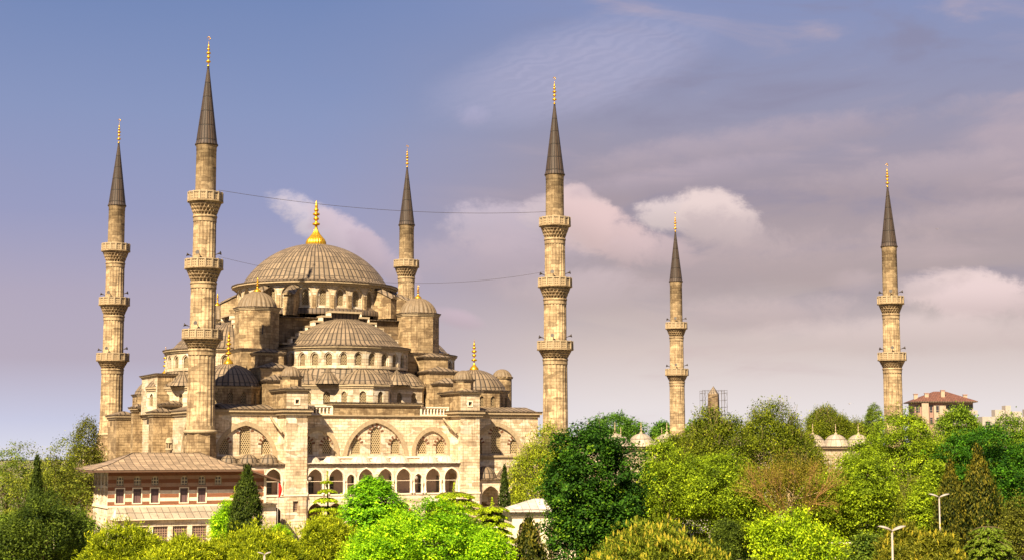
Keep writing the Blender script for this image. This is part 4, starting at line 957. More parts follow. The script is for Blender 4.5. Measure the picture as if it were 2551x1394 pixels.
def column(rng, root, h, r, m, nc=900, per=9, L=.3, taper=.35):
    t = rng.random(nc)**.85; z = .4+t*(h-.4); prof = np.sin(np.clip(PI*(t*.86+.14), 0, PI))**taper*(1-t**5)
    a = rng.random(nc)*2*PI; bumpy = 1+.13*np.sin(a*5+z*1.7)+.1*np.sin(a*3-z*2.9)+.08*rng.normal(size=nc); rr = r*prof*bumpy
    D = np.stack([np.cos(a), np.sin(a), np.full(nc, .15)], 1); C_ = np.stack([rr*np.cos(a), rr*np.sin(a), z], 1); n = nc*per; ci = np.repeat(np.arange(nc), per)
    ax = unit(np.array([0, 0, 1.])+D[ci]*.35+rng.normal(size=(n, 3))*.25); P = C_[ci]+rng.normal(size=(n, 3))*np.array([.12, .12, .25])*max(.6, r*.8)
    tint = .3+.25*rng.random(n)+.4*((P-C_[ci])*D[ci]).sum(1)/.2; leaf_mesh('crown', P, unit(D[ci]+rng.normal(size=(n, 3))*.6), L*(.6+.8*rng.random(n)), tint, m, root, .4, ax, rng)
    mb = MB(); tube(mb, [(0, 0, -.3), (0, 0, h*.5), (0, 0, h*.93)], .14, 'bark', 6, .03); mb.build('trunk', root)
def cedar(rng, root, h, r, m, tiers, flat=0., L=.3, droop=.35, zb=.25):
    P = []; N_ = []; A = []; T = []; mb = MB(); tube(mb, [(0, 0, -.3), (0.05*r, 0, h*.5), (0, 0, h*.98)], .2, 'bark', 7, .05)
    for i in range(tiers):
        f = (i+.3)/tiers; z = h*(zb+(1-zb-.02)*f); R = r*((1-f)**.8*(1-flat)+flat*(1-.35*f))*(.85+.3*rng.random())+.12
        nb = max(5, int(12*(1-f*.4)))
        for b_ in range(nb):
            a = 2*PI*(b_+rng.random()*.8)/nb+i; Lr = R*(.65+.45*rng.random()); c, s = math.cos(a), math.sin(a); up_ = .10 if flat else .22
            q = [np.array([c*Lr*t, s*Lr*t, z+Lr*(up_*t-droop*t**2.4)]) for t in np.linspace(0, 1, 6)]; tube(mb, q, .055, 'bark', 4, .015, False)
            k = int(60+130*Lr); t = rng.random(k)**.7; lat = (rng.random(k)-.5)*2*Lr*.40*np.sin(np.clip(t*1.1, 0, 1)*PI*.82+.25)
            x = c*Lr*t-s*lat; y = s*Lr*t+c*lat; zz = z+Lr*(up_*t-droop*t**2.4)-np.abs(lat)*.3-rng.random(k)*.14*(1+L)
            P.append(np.stack([x, y, zz], 1)); N_.append(np.stack([.25*np.full(k, c), .25*np.full(k, s), np.full(k, .9)], 1)+rng.normal(size=(k, 3))*.38)
            A.append(np.stack([c*t-s*lat*.6, s*t+c*lat*.6, np.full(k, -.55)], 1)+rng.normal(size=(k, 3))*.2); T.append(.35+.45*t+.2*rng.random(k)-.1)
    # leading shoot
    k = 60; t = rng.random(k); P.append(np.stack([rng.normal(size=k)*.12*(1-t), rng.normal(size=k)*.12*(1-t), h*(.86+.16*t)], 1)); N_.append(rng.normal(size=(k, 3))+[0, -.6, .2]); A.append(np.tile([0, 0, 1.], (k, 1))+rng.normal(size=(k, 3))*.5); T.append(.6+.3*rng.random(k))
    P = np.concatenate(P); leaf_mesh('crown', P, unit(np.concatenate(N_)), L*(.6+.8*rng.random(len(P))), np.concatenate(T), m, root, .42, np.concatenate(A), rng); mb.build('trunk', root)
def twiggy(rng, root, h, r, m, zb):
    """fan of bare branches with thin reddish young leaves"""
    mb = MB(); tips = []
    def grow(p, d, L, rad, lev):
        q = p+d*L*.5+rng.normal(size=3)*L*.05; e = p+d*L+rng.normal(size=3)*L*.06; tube(mb, [p, q, e], rad, 'bark_russet', 5 if lev < 2 else 3, rad*.6, False)
        if lev >= 5: tips.append(e); return
        for k in range(3 if lev < 4 else 2):
            nd = unit(d+rng.normal(size=3)*.33+np.array([0, 0, .12])); grow(e, nd, L*(.66+.14*rng.random()), rad*.6, lev+1)
        tips.append(e)
    tube(mb, [(0, 0, -.3), (0, 0, zb)], .3, 'bark_pale', 8, .22)
    for k in range(5): a = 2*PI*k/5+.4; grow(np.array([0, 0, zb]), unit(np.array([math.cos(a)*.75, math.sin(a)*.75, 1.])), (h-zb)*.33, .13, 1)
    mb.build('branches', root); tp = np.array(tips); sc = max(np.abs(tp[:, :2]).max()/r, .2)
    per = 13; ci = np.repeat(np.arange(len(tp)), per); n = len(ci); P = tp[ci]+rng.normal(size=(n, 3))*.36
    leaf_mesh('crown', P, unit(rng.normal(size=(n, 3))+[0, -.3, .5]), .15*(.6+.8*rng.random(n)), .4+.4*rng.random(n), m, root, .5, None, rng)
def make_tree(kind, root, h, r, zb, rng):
    K = kind
    if K == 'airy': leafy(rng, root, h, r, zb, 'leaf_airy', 9, 330, 34, .17, .34, air=.35, nlimb=22, trad=.17, rnd=.5)
    elif K == 'airygreen': leafy(rng, root, h, r, zb, 'leaf_olive', 8, 330, 40, .17, .3, air=.2)
    elif K == 'cone': column(rng, root, h, r, 'leaf_cypress', 1000, 9, .26, .8)
    elif K == 'column': column(rng, root, h, r, 'leaf_cypress', 1500, 12, .24, .3)
    elif K == 'slim': column(rng, root, h, r, 'leaf_cypress', 700, 9, .24, .3)
    elif K == 'conifer': column(rng, root, h, r, 'leaf_juniper', 1500, 11, .3, .75)
    elif K == 'darkbush': leafy(rng, root, h, r, zb, 'leaf_darkbush', 12, 900, 30, .2, .3, .4, up=.3)
    elif K == 'broadolive': leafy(rng, root, h, r, zb, 'leaf_olive', 9, 700, 22, .26, .4, upw=.5, sh=(0, 2, 160, .2))
    elif K == 'broadmid': leafy(rng, root, h, r, zb, 'leaf_mid', 9, 500, 28, .2, .27)
    elif K == 'pineyel': needles(rng, root, h, r, zb, 'leaf_pineyel', 2300, 18, .24, .0, cr=.2)
    elif K == 'pine': needles(rng, root, h, r, zb, 'leaf_pine', 1100, 18, .28, .12, cr=.2)
    elif K == 'pineorange': needles(rng, root, h, r, zb, 'leaf_pineorange', 2300, 18, .26, .4, cr=.19)
    elif K == 'juniper': column(rng, root, h, r, 'leaf_juniper', 900, 12, .24, .5)
    elif K == 'lime': leafy(rng, root, h, r, zb, 'leaf_lime', 13, int(200*r)+300, 46, .16, .24, .5, up=.55)
    elif K == 'limeyel': leafy(rng, root, h, r, zb, 'leaf_limeyel', 9, 560, 42, .16, .26, .55, nlimb=14, upw=.2)
    elif K == 'round': leafy(rng, root, h, r, zb, 'leaf_round', 0, 1500, 22, .27, .2, .5, up=.9, rnd=.3)
    elif K == 'cedar': cedar(rng, root, h, r*1.15, 'leaf_cedar', 9, 0, .26, .42, .2)
    elif K == 'cedarflat': cedar(rng, root, h, r, 'leaf_cedar', 6, .85, .26, .3, .5)
    elif K == 'cedarbush': cedar(rng, root, h, r, 'leaf_mid', 19, .5, .24, .38, .2)
    elif K == 'birch': leafy(rng, root, h, r, zb, 'leaf_birch', 12, 1700, 30, .22, .36, .5, nlimb=16, air=.1, upw=.3, sh=(.4, 3, 260, .17))
    elif K == 'dark': leafy(rng, root, h, r, zb, 'leaf_dark', 20, 2200, 34, .23, .3, .65, up=.7, rnd=.5)
    elif K == 'dark2': leafy(rng, root, h, r, zb, 'leaf_emerald', 16, 1500, 30, .28, .36, .6, up=.7)
    elif K == 'plane': leafy(rng, root, h, r, zb, 'leaf_plane', 11, 1300, 34, .23, .36, .55, nlimb=22, air=.05, bark='bark_pale', trad=.2)
    elif K == 'planeolive': leafy(rng, root, h, r, zb, 'leaf_planeolive', 11, 1500, 34, .25, .42, .55, nlimb=16, upw=.35, bark='bark_pale', trad=.22, sh=(.5, 2, 420, .2))
    elif K == 'willow': leafy(rng, root, h, r, zb, 'leaf_plane', 18, 3000, 30, .25, .38, .55, nlimb=20, air=.03, bark='bark', trad=.25, sh=(.3, 4, 260, .2))
    elif K == 'bare': leafy(rng, root, h, r, zb+1, 'leaf_bare', 9, 520, 18, .18, .5, .5, nlimb=4, air=.1, bark='bark_pale'); twiggy(rng, root, h*.98, r, 'leaf_bare', zb)
    elif K == 'broadfar': leafy(rng, root, h, r, zb, 'leaf_far', 12, 500, 22, .4, .5)
    elif K == 'broadbright': leafy(rng, root, h, r, zb, 'leaf_bright', 11, 1300, 30, .27, .4, upw=.2, sh=(.3, 4, 150, .24))
TREES = [
('airy',-47.5,150.0,13.3,3.96,1.7,'feathery light tree at the far left edge, sky showing through its crown','tree'),
('airy',-41.0,140.0,13.5,2.88,1.7,'thin-limbed feathery tree between the dark conifers and the tall dark tree, left of the pavilion','tree'),
('cone',-39.4,128.0,11.9,0.96,5.5,'slender dark cypress spire poking up among the feathery trees at far left','cypress'),
('darkbush',-36.5,120.0,9.4,3.34,2.8,'large dark evergreen low in the left corner, around the slender cypress','evergreen tree'),
('broadolive',-66.4,240.0,16.9,3.66,0.6,'tall dark olive tree standing just left of the leftmost minaret foot','tree'),
('broadmid',-35.3,125.0,7.8,2.75,1.5,'low mid-green bushy tree in front of the left end of the pavilion','tree'),
('pineyel',-27.4,112.0,6.9,3.94,2.0,'olive-yellow pine bush in front of the pavilion annex windows','pine'),
('pineyel',-17.1,104.0,7.3,4.88,2.6,'wide yellow-green pine crown below the dark cypress, at the bottom edge','pine'),
('pineyel',-14.1,118.0,7.4,3.46,2.0,'mounded olive pine left of the bright lime tree, under the layered cedar','pine'),
('lime',-27.5,150.0,7.7,1.85,2.4,'small bright green bush at the left foot of the dark cypress','bush'),
('cedar',-28.0,156.0,8.7,2.29,2.6,'yellow-green cedar sapling half hidden behind the dark cypress','cedar'),
('column',-25.4,148.0,10.7,1.45,3.7,'stout dark green cypress in front of the pavilion right end','cypress'),
('lime',-21.1,140.0,5.7,0.99,2.8,'tiny green bush at the foot of the flagpole','bush'),
('cedar',-18.9,158.0,10.2,2.78,2.8,'bright yellow-green cedar with drooping tiers in front of the gallery left arches','cedar'),
('round',-13.5,150.0,9.5,3.26,3.2,'round bright green tree with a tidy dome crown in front of the gallery','tree'),
('cedarflat',-5.7,152.0,9.1,3.79,3.1,'flat-topped spreading cedar in front of the right end of the gallery','cedar'),
('cedarflat',-1.8,140.0,8.1,2.46,2.4,'lower spreading cedar between the lime tree and the slim cypress','cedar'),
('lime',-4.8,98.0,9.5,4.31,3.5,'broad lime-green tree, brightest in the foreground below the mosque centre','tree'),
('lime',-7.7,94.0,8.1,2.34,3.5,'lime-green crown at the bottom edge in front of the round tree','tree'),
('lime',-1.4,92.0,7.9,1.62,3.7,'lime-green crown at the bottom edge left of the dark juniper','tree'),
('slim',-0.8,165.0,10.8,0.62,1.7,'very slim tall cypress beside the pointed arch at the facade right end','cypress'),
('juniper',1.1,104.0,7.8,1.53,2.6,'dark spiky juniper below the white kiosk','juniper'),
('birch',4.3,185.0,15.2,5.43,1.2,'airy yellow-green tree covering the foot of the right facade minaret','tree'),
('dark',7.0,132.0,14.7,4.96,1.2,'huge deep green tree, darkest crown, right of the white kiosk','tree'),
('pineorange',9.2,102.0,7.6,5.09,2.8,'broad pine with upright orange-yellow candles at the bottom edge','pine'),
('plane',18.0,182.0,13.1,5.61,0.7,'airy yellow-green plane tree directly right of the huge deep green tree','tree'),
('planeolive',26.2,205.0,17.8,5.29,1.1,'olive tree whose top covers the base of the scaffolded obelisk','tree'),
('plane',24.3,178.0,12.0,5.48,1.2,'pale-limbed yellow-green plane tree above the low portico','tree'),
('planeolive',36.2,212.0,18.9,7.34,3.5,'tall wide olive tree with upright shoots, highest crown right of the obelisk','tree'),
('bare',30.9,172.0,12.5,4.64,2.8,'reddish-brown tree of bare fanned twigs, barely in leaf','tree'),
('darkbush',23.2,168.0,5.0,1.77,0.6,'small dark conifer standing before the portico columns','conifer'),
('plane',39.3,180.0,11.5,5.54,0.8,'yellow-green tree right of the bare twiggy tree','tree'),
('limeyel',17.7,96.0,8.9,3.10,3.3,'bright yellow-green tree at the bottom edge, left of the nearer street lamp','tree'),
('willow',50.1,200.0,17.0,8.21,0.6,'largest yellow-green tree, in front of the rightmost minaret','tree'),
('planeolive',61.3,300.0,20.2,4.58,11.6,'olive tree on the skyline behind the courtyard domes','tree'),
('broadmid',77.8,330.0,21.8,2.52,14.2,'small blue-green tree on the skyline touching the rightmost minaret','tree'),
('broadfar',22.9,345.0,19.8,8.60,12.5,'clump of green trees on the skyline between the two middle minarets','tree'),
('broadfar',33.5,345.0,18.2,2.23,12.4,'little green tree on the skyline left of the obelisk-side minaret','tree'),
('broadbright',66.9,230.0,18.4,5.06,3.4,'bright green tree in front of the apartment block','tree'),
('broadbright',71.2,220.0,17.2,5.16,3.7,'green tree at the right edge under the pale far building','tree'),
('dark2',58.9,190.0,15.3,7.25,0.6,'large emerald-green tree behind the dark conifer at right','tree'),
('conifer',45.3,150.0,12.2,2.07,2.5,'broad dark conifer right of the farther street lamp','conifer'),
('conifer',46.8,165.0,10.8,1.62,2.4,'narrower dark conifer behind the farther street lamp','conifer'),
('plane',50.8,185.0,11.0,3.26,0.8,'green tree behind the farther street lamp','tree'),
('pine',27.3,108.0,7.4,2.38,2.3,'dark olive pine beside the nearer street lamp','pine'),
('pine',27.7,100.0,7.0,2.05,3.0,'low olive pine right of the nearer street lamp','pine'),
('cedarbush',34.4,112.0,7.5,3.12,2.0,'spreading green cedar in the bottom right corner','cedar'),
('airygreen',46.1,140.0,8.6,1.64,1.0,'dark green tree cut by the right edge of the picture','tree'),
('planeolive',51.5,172.0,6.7,4.04,1.0,'dim olive undergrowth tree behind the dark conifer','tree'),
('broadmid',-2.9,118.0,7.2,2.08,2.6,'mid-green bush between the slim cypress foot and the lime tree','tree'),
('pineyel',-21.2,100.0,6.9,2.64,3.0,'low yellow-olive pine at the bottom edge between two wider pine crowns','pine'),
('limeyel',-10.0,100.0,6.9,1.61,3.0,'yellow-green bush at the bottom edge left of the lime crowns','bush'),
('plane',28.7,186.0,6.7,3.82,0.6,'yellow-green undergrowth tree left of the bare twiggy tree','tree'),
('plane',14.0,190.0,8.5,3.90,0.6,'yellow-green tree peeping out behind the huge deep green tree','tree'),
('broadmid',25.6,112.0,6.6,1.97,2.5,'green bush left of the nearer street lamp','bush'),
('planeolive',49.6,190.0,8.5,4.46,0.6,'olive tree low between the two street lamps','tree'),
('planeolive',24.8,230.0,14.1,5.40,0.6,'olive tree on the courtyard side between the obelisk tree and the dark tree','tree'),
('planeolive',44.4,232.0,14.4,4.08,0.6,'olive tree in front of the courtyard domes, right of the tall wide olive tree','tree'),
('broadmid',-62.1,190.0,12.5,5.30,2.4,'mid-green tree behind the feathery tree at the far left edge','tree'),
('broadolive',-59.1,200.0,11.3,4.99,1.9,'low olive tree between feathery trees and the tall dark olive tree','tree'),
('planeolive',74.5,335.0,18.0,4.91,12.3,'low olive tree on the skyline between the courtyard domes and the rightmost minaret','tree'),
('broadfar',43.0,340.0,18.5,5.98,12.7,'green tree on the skyline behind the courtyard, right of the far minaret','tree'),
('plane',35.8,178.0,9.7,3.92,1.2,'yellow-green tree right behind the bare twiggy tree','tree'),
('broadmid',-43.6,135.0,6.7,2.38,0.7,'green bushy tree in the extreme bottom left corner','tree'),
]
cnt = {}
KN = {'airy': 'locust_tree', 'cone': 'cypress', 'column': 'cypress', 'slim': 'cypress', 'darkbush': 'evergreen_tree', 'pineyel': 'pine_tree', 'pine': 'pine_tree', 'pineorange': 'pine_tree', 'cedar': 'cedar_tree', 'cedarflat': 'cedar_tree', 'cedarbush': 'cedar_tree', 'juniper': 'juniper', 'conifer': 'conifer', 'plane': 'plane_tree', 'bare': 'twiggy_tree'}
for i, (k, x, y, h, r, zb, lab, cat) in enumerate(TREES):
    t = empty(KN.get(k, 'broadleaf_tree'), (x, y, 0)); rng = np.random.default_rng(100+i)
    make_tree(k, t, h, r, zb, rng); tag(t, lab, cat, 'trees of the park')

# ---------------------------------------------------------------- low building, kiosk and other structures in the park
kx = empty('kiosk', (2.6, 151.5, 0), .16); tag(kx, 'small white kiosk with a pointed white roof, left of the huge deep green tree', 'kiosk')
mb = MB(); fk = Fr((-3, -2.5), (3.2, -2.5)); hs = [arch(.95+i*1.45, 2.2, .62, 3.4, 6) for i in range(4)]
panel(mb, fk, rectp(0, 6.2, 0, 6.3), hs, 'trim_pale', 0, .3); fk2 = Fr((-3, 2.5), (-3, -2.5)); h2 = [arch(1.2+i*1.3, 2.2, .62, 3.4, 6) for i in range(3)]
panel(mb, fk2, rectp(0, 5, 0, 6.3), h2, 'trim_pale', 0, .3); prism(mb, rect(-3, 3.2, -2.5, 2.5), 0, 6.3, 'trim_pale', skip=(0, 3)); cornice(mb, rect(-3, 3.2, -2.5, 2.5), 6.55, 'trim_pale', out=.3, h=.4, lead_=False); kw = mb.build('wall', kx)
for h in hs: window(kw, fk, h, -.28, 'lattice_small')
for h in h2: window(kw, fk2, h, -.28, 'lattice_small')
M['lead_white'] = lead('lead_white', (.52,.48,.43), .8, 5, .6, .04)
mb = MB(); hip(mb, -3, 3.2, -2.5, 2.5, 6.56, 1.15, 'lead_white', over=.5, thick=.1); mb.build('roof', kx)
pf = empty('portico', (23.3, 193.5, 0), .02); tag(pf, 'low open portico with a pale sloping roof on white square columns under the plane trees', 'portico')
mb = MB()
mb.face([(-8.6, -2.4, 2.55), (8.6, -2.4, 2.55), (8.6, 1.5, 3.7), (-8.6, 1.5, 3.7)], 'lead_white'); box(mb, -8.6, 8.6, -2.4, -2.2, 2.25, 2.545, 'trim_pale'); mb.build('roof', pf)
mb = MB(); box(mb, -8.5, 8.5, 1.5, 1.8, 0, 3.65, 'plaster'); mb.build('back_wall', pf)
for i in range(8): mb = MB(); x = -8+i*2.28; box(mb, x-.17, x+.17, -2.3, -1.96, 0, 1.95, 'trim_pale'); box(mb, x-.24, x+.24, -2.36, -1.9, 1.95, 2.25, 'trim_pale'); mb.build('column', pf)
aw = empty('awning', (35.6, 165, 0), .05); tag(aw, 'dark maroon awning band with a pale top edge, right of the bright yellow-green tree', 'awning')
mb = MB(); box(mb, -1.6, 1.6, -.05, .05, 2.15, 2.6, 'maroon'); box(mb, -1.6, 1.6, -.07, 1.3, 2.6, 2.67, 'trim_pale'); mb.build('canopy', aw)
for s in (-1.5, 1.5): mb = MB(); tube(mb, [(s, 0, 0), (s, 0, 2.15)], .04, 'iron'); mb.build('pole', aw)
mb = MB(); box(mb, -1.5, 1.5, .5, 1.2, 0, 1.1, 'trim_pale'); mb.build('counter', aw)
# obelisk behind the trees and its scaffold
ob = empty('obelisk', (56.4, 430, 0), .5); tag(ob, 'weathered masonry obelisk with a small pyramid cap inside scaffolding on the skyline', 'obelisk')
mb = MB(); lathe(mb, [(3.0, 0), (2.15, 20), (1.9, 27.2)], 0, 0, 'stone_dark', 4, smooth=False); mb.build('shaft', ob); mb = MB(); lathe(mb, [(1.9, 27.2), (1.2, 28.1), (0, 29.5)], 0, 0, 'lead', 4, smooth=False); mb.build('cap', ob)
sc = empty('scaffolding', (56.4, 430, 0), 0); tag(sc, 'thin steel scaffolding tower around the obelisk', 'scaffolding')
mb = MB()
for x in (-3.4, -2.8, -1.9, 1.9, 2.7, 3.4):
    for y in (-3.2, 3.2): tube(mb, [(x, y, 0), (x, y, 28.3)], .055, 'iron', 4)
mb.build('standards', sc); mb = MB()
for z in np.arange(2, 28.4, 1.96):
    for y in (-3.2, 3.2): tube(mb, [(-3.4, y, z), (-1.9, y, z)], .045, 'iron', 4); tube(mb, [(1.9, y, z), (3.4, y, z)], .045, 'iron', 4)
    for x in (-3.4, 3.4): tube(mb, [(x, -3.2, z), (x, 3.2, z)], .045, 'iron', 4)
for y in (-3.2, 3.2): tube(mb, [(-3.4, y, 28.2), (3.4, y, 28.2)], .05, 'iron', 4)
mb.build('ledgers', sc); mb = MB()
for k, z in enumerate(np.arange(2, 26.5, 1.96)):
    for (xa, xb) in ((-3.4, -2.8), (-2.8, -1.9), (2.7, 3.4)):
        if k % 2: xa, xb = xb, xa
        tube(mb, [(xa, -3.2, z), (xb, -3.2, z+1.96)], .035, 'iron', 4)
mb.build('braces', sc)
# apartment block with a red tiled roof
ap = empty('apartment_block', (105.8, 380, 0), -.12); tag(ap, 'worn apartment block with a red tiled roof, chimneys and balconies on the skyline at right', 'building')
mb = MB(); prism(mb, rect(-6.8, 0, -5, 6), 0, 23.4, 'plaster_pink'); prism(mb, rect(0, 7.2, -4.5, 6), 0, 23.4, 'plaster'); prism(mb, rect(-5.2, -3.6, -6, -5), 0, 23.2, 'plaster'); prism(mb, rect(-2.4, .4, -6.3, -5), 0, 22.6, 'plaster'); mb.build('wall', ap)
mb = MB(); hip(mb, -7.2, 7.4, -5.4, 6.3, 23.4, 2.6, 'tiles', over=.7, thick=.25); mb.build('roof', ap)
for x, z in ((-6.2, 25.4), (-3.6, 25.6), (.3, 26.3), (5.6, 25.2)): mb = MB(); box(mb, x-.45, x+.45, -3.4, -2.5, 23, z, 'plaster'); box(mb, x-.55, x+.55, -3.5, -2.4, z, z+.2, 'plaster_pink'); mb.build('chimney', ap)
for z in (17.6, 20.6):
    mb = MB(); box(mb, .6, 7.9, -6.2, -4.4, z-.2, z, 'concrete'); box(mb, .6, 7.9, -6.25, -6.15, z, z+.8, 'concrete'); mb.build('balcony', ap)
    for x, w in ((1.1, 3.4), (5.2, 1.8)): mb = MB(); fr = Fr((x, -4.56), (x+w, -4.56)); ngon(mb, fr, rectp(0, w, z+.5, z+2.2), 'dark_glass'); mb.build('window', ap)
    for x, w, y in ((-6.5, .9, -5.06), (-3.2, .6, -5.06), (-1.9, .8, -6.36)): mb = MB(); fr = Fr((x, y), (x+w, y)); ngon(mb, fr, rectp(0, w, z+.4, z+2.1), 'dark_glass'); mb.build('window', ap)
fb = empty('long_building', (172, 520, 0), 0); tag(fb, 'pale flat-roofed building with rooftop boxes at the far right skyline', 'building')
mb = MB(); prism(mb, rect(-13, 18, 0, 14), 0, 22.6, 'concrete'); mb.build('wall', fb)
for x0, x1, z in ((-8, -4.6, 25), (-4.4, -2.6, 26.4), (-2.4, 1, 24.4), (2.6, 5, 25.2)): mb = MB(); box(mb, x0, x1, 2, 6, 22.6, z, 'concrete'); mb.build('roof_box', fb)
for i in range(9): mb = MB(); fr = Fr((-12+i*3.2, -.05), (-10.4+i*3.2, -.05)); ngon(mb, fr, rectp(0, 1.6, 19, 21), 'dark_glass'); mb.build('window', fb)
# town houses down the slope at the left
for i, (x, y, w, d, h, rm, lab) in enumerate([
    (-148, 430, 12, 9, 5.5, 'tiles', 'low house with a red roof at the far left edge'), (-142, 520, 14, 9, 9, 'concrete', 'pale flat-roofed house seen through the feathery trees'),
    (-122, 470, 10, 8, 7.5, 'tiles', 'cream house with a red roof behind the feathery trees'), (-92, 400, 9, 7, 4.5, 'concrete', 'low pale shed with a flat roof left of the tall dark olive tree'),
    (-72, 300, 9, 6, 4.6, 'lead_white', 'low shed with a white roof directly left of the pavilion'), (-84, 330, 8, 6, 3.4, 'concrete', 'small pale hut farther left of the white-roofed shed'), (-170, 640, 20, 10, 12, 'concrete', 'long pale block under the horizon at far left'), (-128, 640, 12, 10, 10, 'tiles', 'tall narrow house below the sea horizon')]):
    hx = empty('house', (x, y, 0), .1*(i % 3)); tag(hx, lab, 'house', 'houses down the slope at left')
    mb = MB(); prism(mb, rect(-w/2, w/2, 0, d), 0, h, 'plaster' if i % 2 else 'concrete'); hw = mb.build('wall', hx); mb = MB()
    hip(mb, -w/2, w/2, 0, d, h, 1.5 if rm != 'concrete' else .25, rm, over=.4); mb.build('roof', hx)
    for k in range(int(w//2.4)):
        for z in np.arange(1, h-1.6, 2.8): mb = MB(); fr = Fr((-w/2+.7+k*2.4, -.04), (-w/2+1.8+k*2.4, -.04)); ngon(mb, fr, rectp(0, 1.1, z, z+1.5), 'dark_glass'); mb.build('window', hx)
# street lamps
def lamp(x, y, zt, rz, n, lab, s=1.):
    r_ = empty('street_lamp', (x, y, 0), rz); tag(r_, lab, 'street lamp', 'park street lamps')
    mb = MB(); tube(mb, [(0, 0, 0), (0, 0, zt-.35*s)], .085, 'white_paint', 10, .06); mb.build('pole', r_)
    for e in ((-1, 1) if n == 2 else (1,)):
        mb = MB(); L = .84*s
        for k in range(10):
            for j in range(10):
                def Q(k, j):
                    t = k/10; a = 2*PI*j/10; w = .27*s*math.sin(PI*min(1, t*.93+.06))**.7; x_ = e*(t*L); z_ = zt-.32*s+.30*s*t**.7+.5*w*math.sin(a)*(.9 if math.sin(a) > 0 else .35)
                    return (x_, w*math.cos(a), z_)
                mb.face([Q(k, j), Q(k+1, j), Q(k+1, j+1), Q(k, j+1)], 'white_paint' if math.sin(2*PI*(j+.5)/10) > -.2 else 'concrete', None, True)
        mb.build('lamp_head', r_)
lamp(22.06, 90, 8.35, .1, 2, 'nearer street lamp with two leaf-shaped white heads on a pale pole'); lamp(35.9, 130, 8.95, -.1, 2, 'farther street lamp with two leaf-shaped white heads, before the dark conifer', 1.05)
lamp(-14.35, 90, 6.85, .35, 2, 'street lamp at the bottom edge, only its white heads above the pine crown', .5)
for x, y, zt, L, lab in ((-28.0, 185, 8.6, 1.6, 'limp red flag on a slim pole beside the arch at the pavilion end'), (-10.7, 160, 6.6, 2.1, 'furled red flag hanging between the round tree and the lime tree')):
    f = empty('flag', (x, y, 0)); tag(f, lab, 'flag'); mb = MB(); tube(mb, [(0, 0, 0), (0, 0, zt)], .045, 'white_paint'); mb.build('pole', f)
    mb = MB()
    def Qf(i, j): t = i/10; u = j/8; w = (.18+.28*math.sin(PI*t)**.8); return (.05+u*w+.05*math.sin(3*t+2*u), .12*math.sin(u*9+t*2), zt-.1-t*L-.12*u)
    for i in range(10):
        for j in range(8): mb.face([Qf(i, j), Qf(i+1, j), Qf(i+1, j+1), Qf(i, j+1)], 'red_cloth', None, True)
    mb.build('cloth', f)
mb = MB(); tube(mb, [(0, 0, 0), (0, 0, 6.1)], .05, 'trim_pale', 6); tag(mb.build('post', None, (-35.4, 120, 0)), 'thin pale post in front of the dark evergreen at lower left', 'post')
mb = MB(); tube(mb, [(0, 0, 0), (0, 0, 19.6)], .1, 'iron', 5, .04); tag(mb.build('mast', None, (17.0, 300, 0)), 'thin dark mast on the skyline beside the courtyard domes', 'mast')
# birds
for x, y, z, s, lab in ((41.7, 190, 18.1, .55, 'small pale gull flying low left of the rightmost minaret'), (72.8, 260, 49.7, .5, 'tiny bird high in the sky right of the rightmost minaret'), (-4.2, 228, 17.9, .4, 'tiny bird in the air above the facade roof by the right facade minaret')):
    mb = MB()
    for e in (-1, 1):
        p = [(0, .12, 0), (e*.5, .1, .22), (e*1.05, -.15, .08), (e*.55, -.12, .2), (0, -.16, 0)]; mb.face([tuple(c*s for c in q) for q in (p if e > 0 else p[::-1])], 'concrete')
    n = 8; pr = [(0, -.42), (.07, -.3), (.12, 0), (.09, .22), (.07, .34), (0, .42)]
    for i in range(5):
        for j in range(n):
            g_ = lambda i, j: (s*pr[i][0]*math.cos(2*PI*j/n), s*pr[i][1], s*pr[i][0]*math.sin(2*PI*j/n)); mb.face([g_(i, j), g_(i+1, j), g_(i+1, j+1), g_(i, j+1)], 'concrete', None, True)
    tag(mb.build('bird', None, (x, y, z)), lab, 'bird', 'birds')
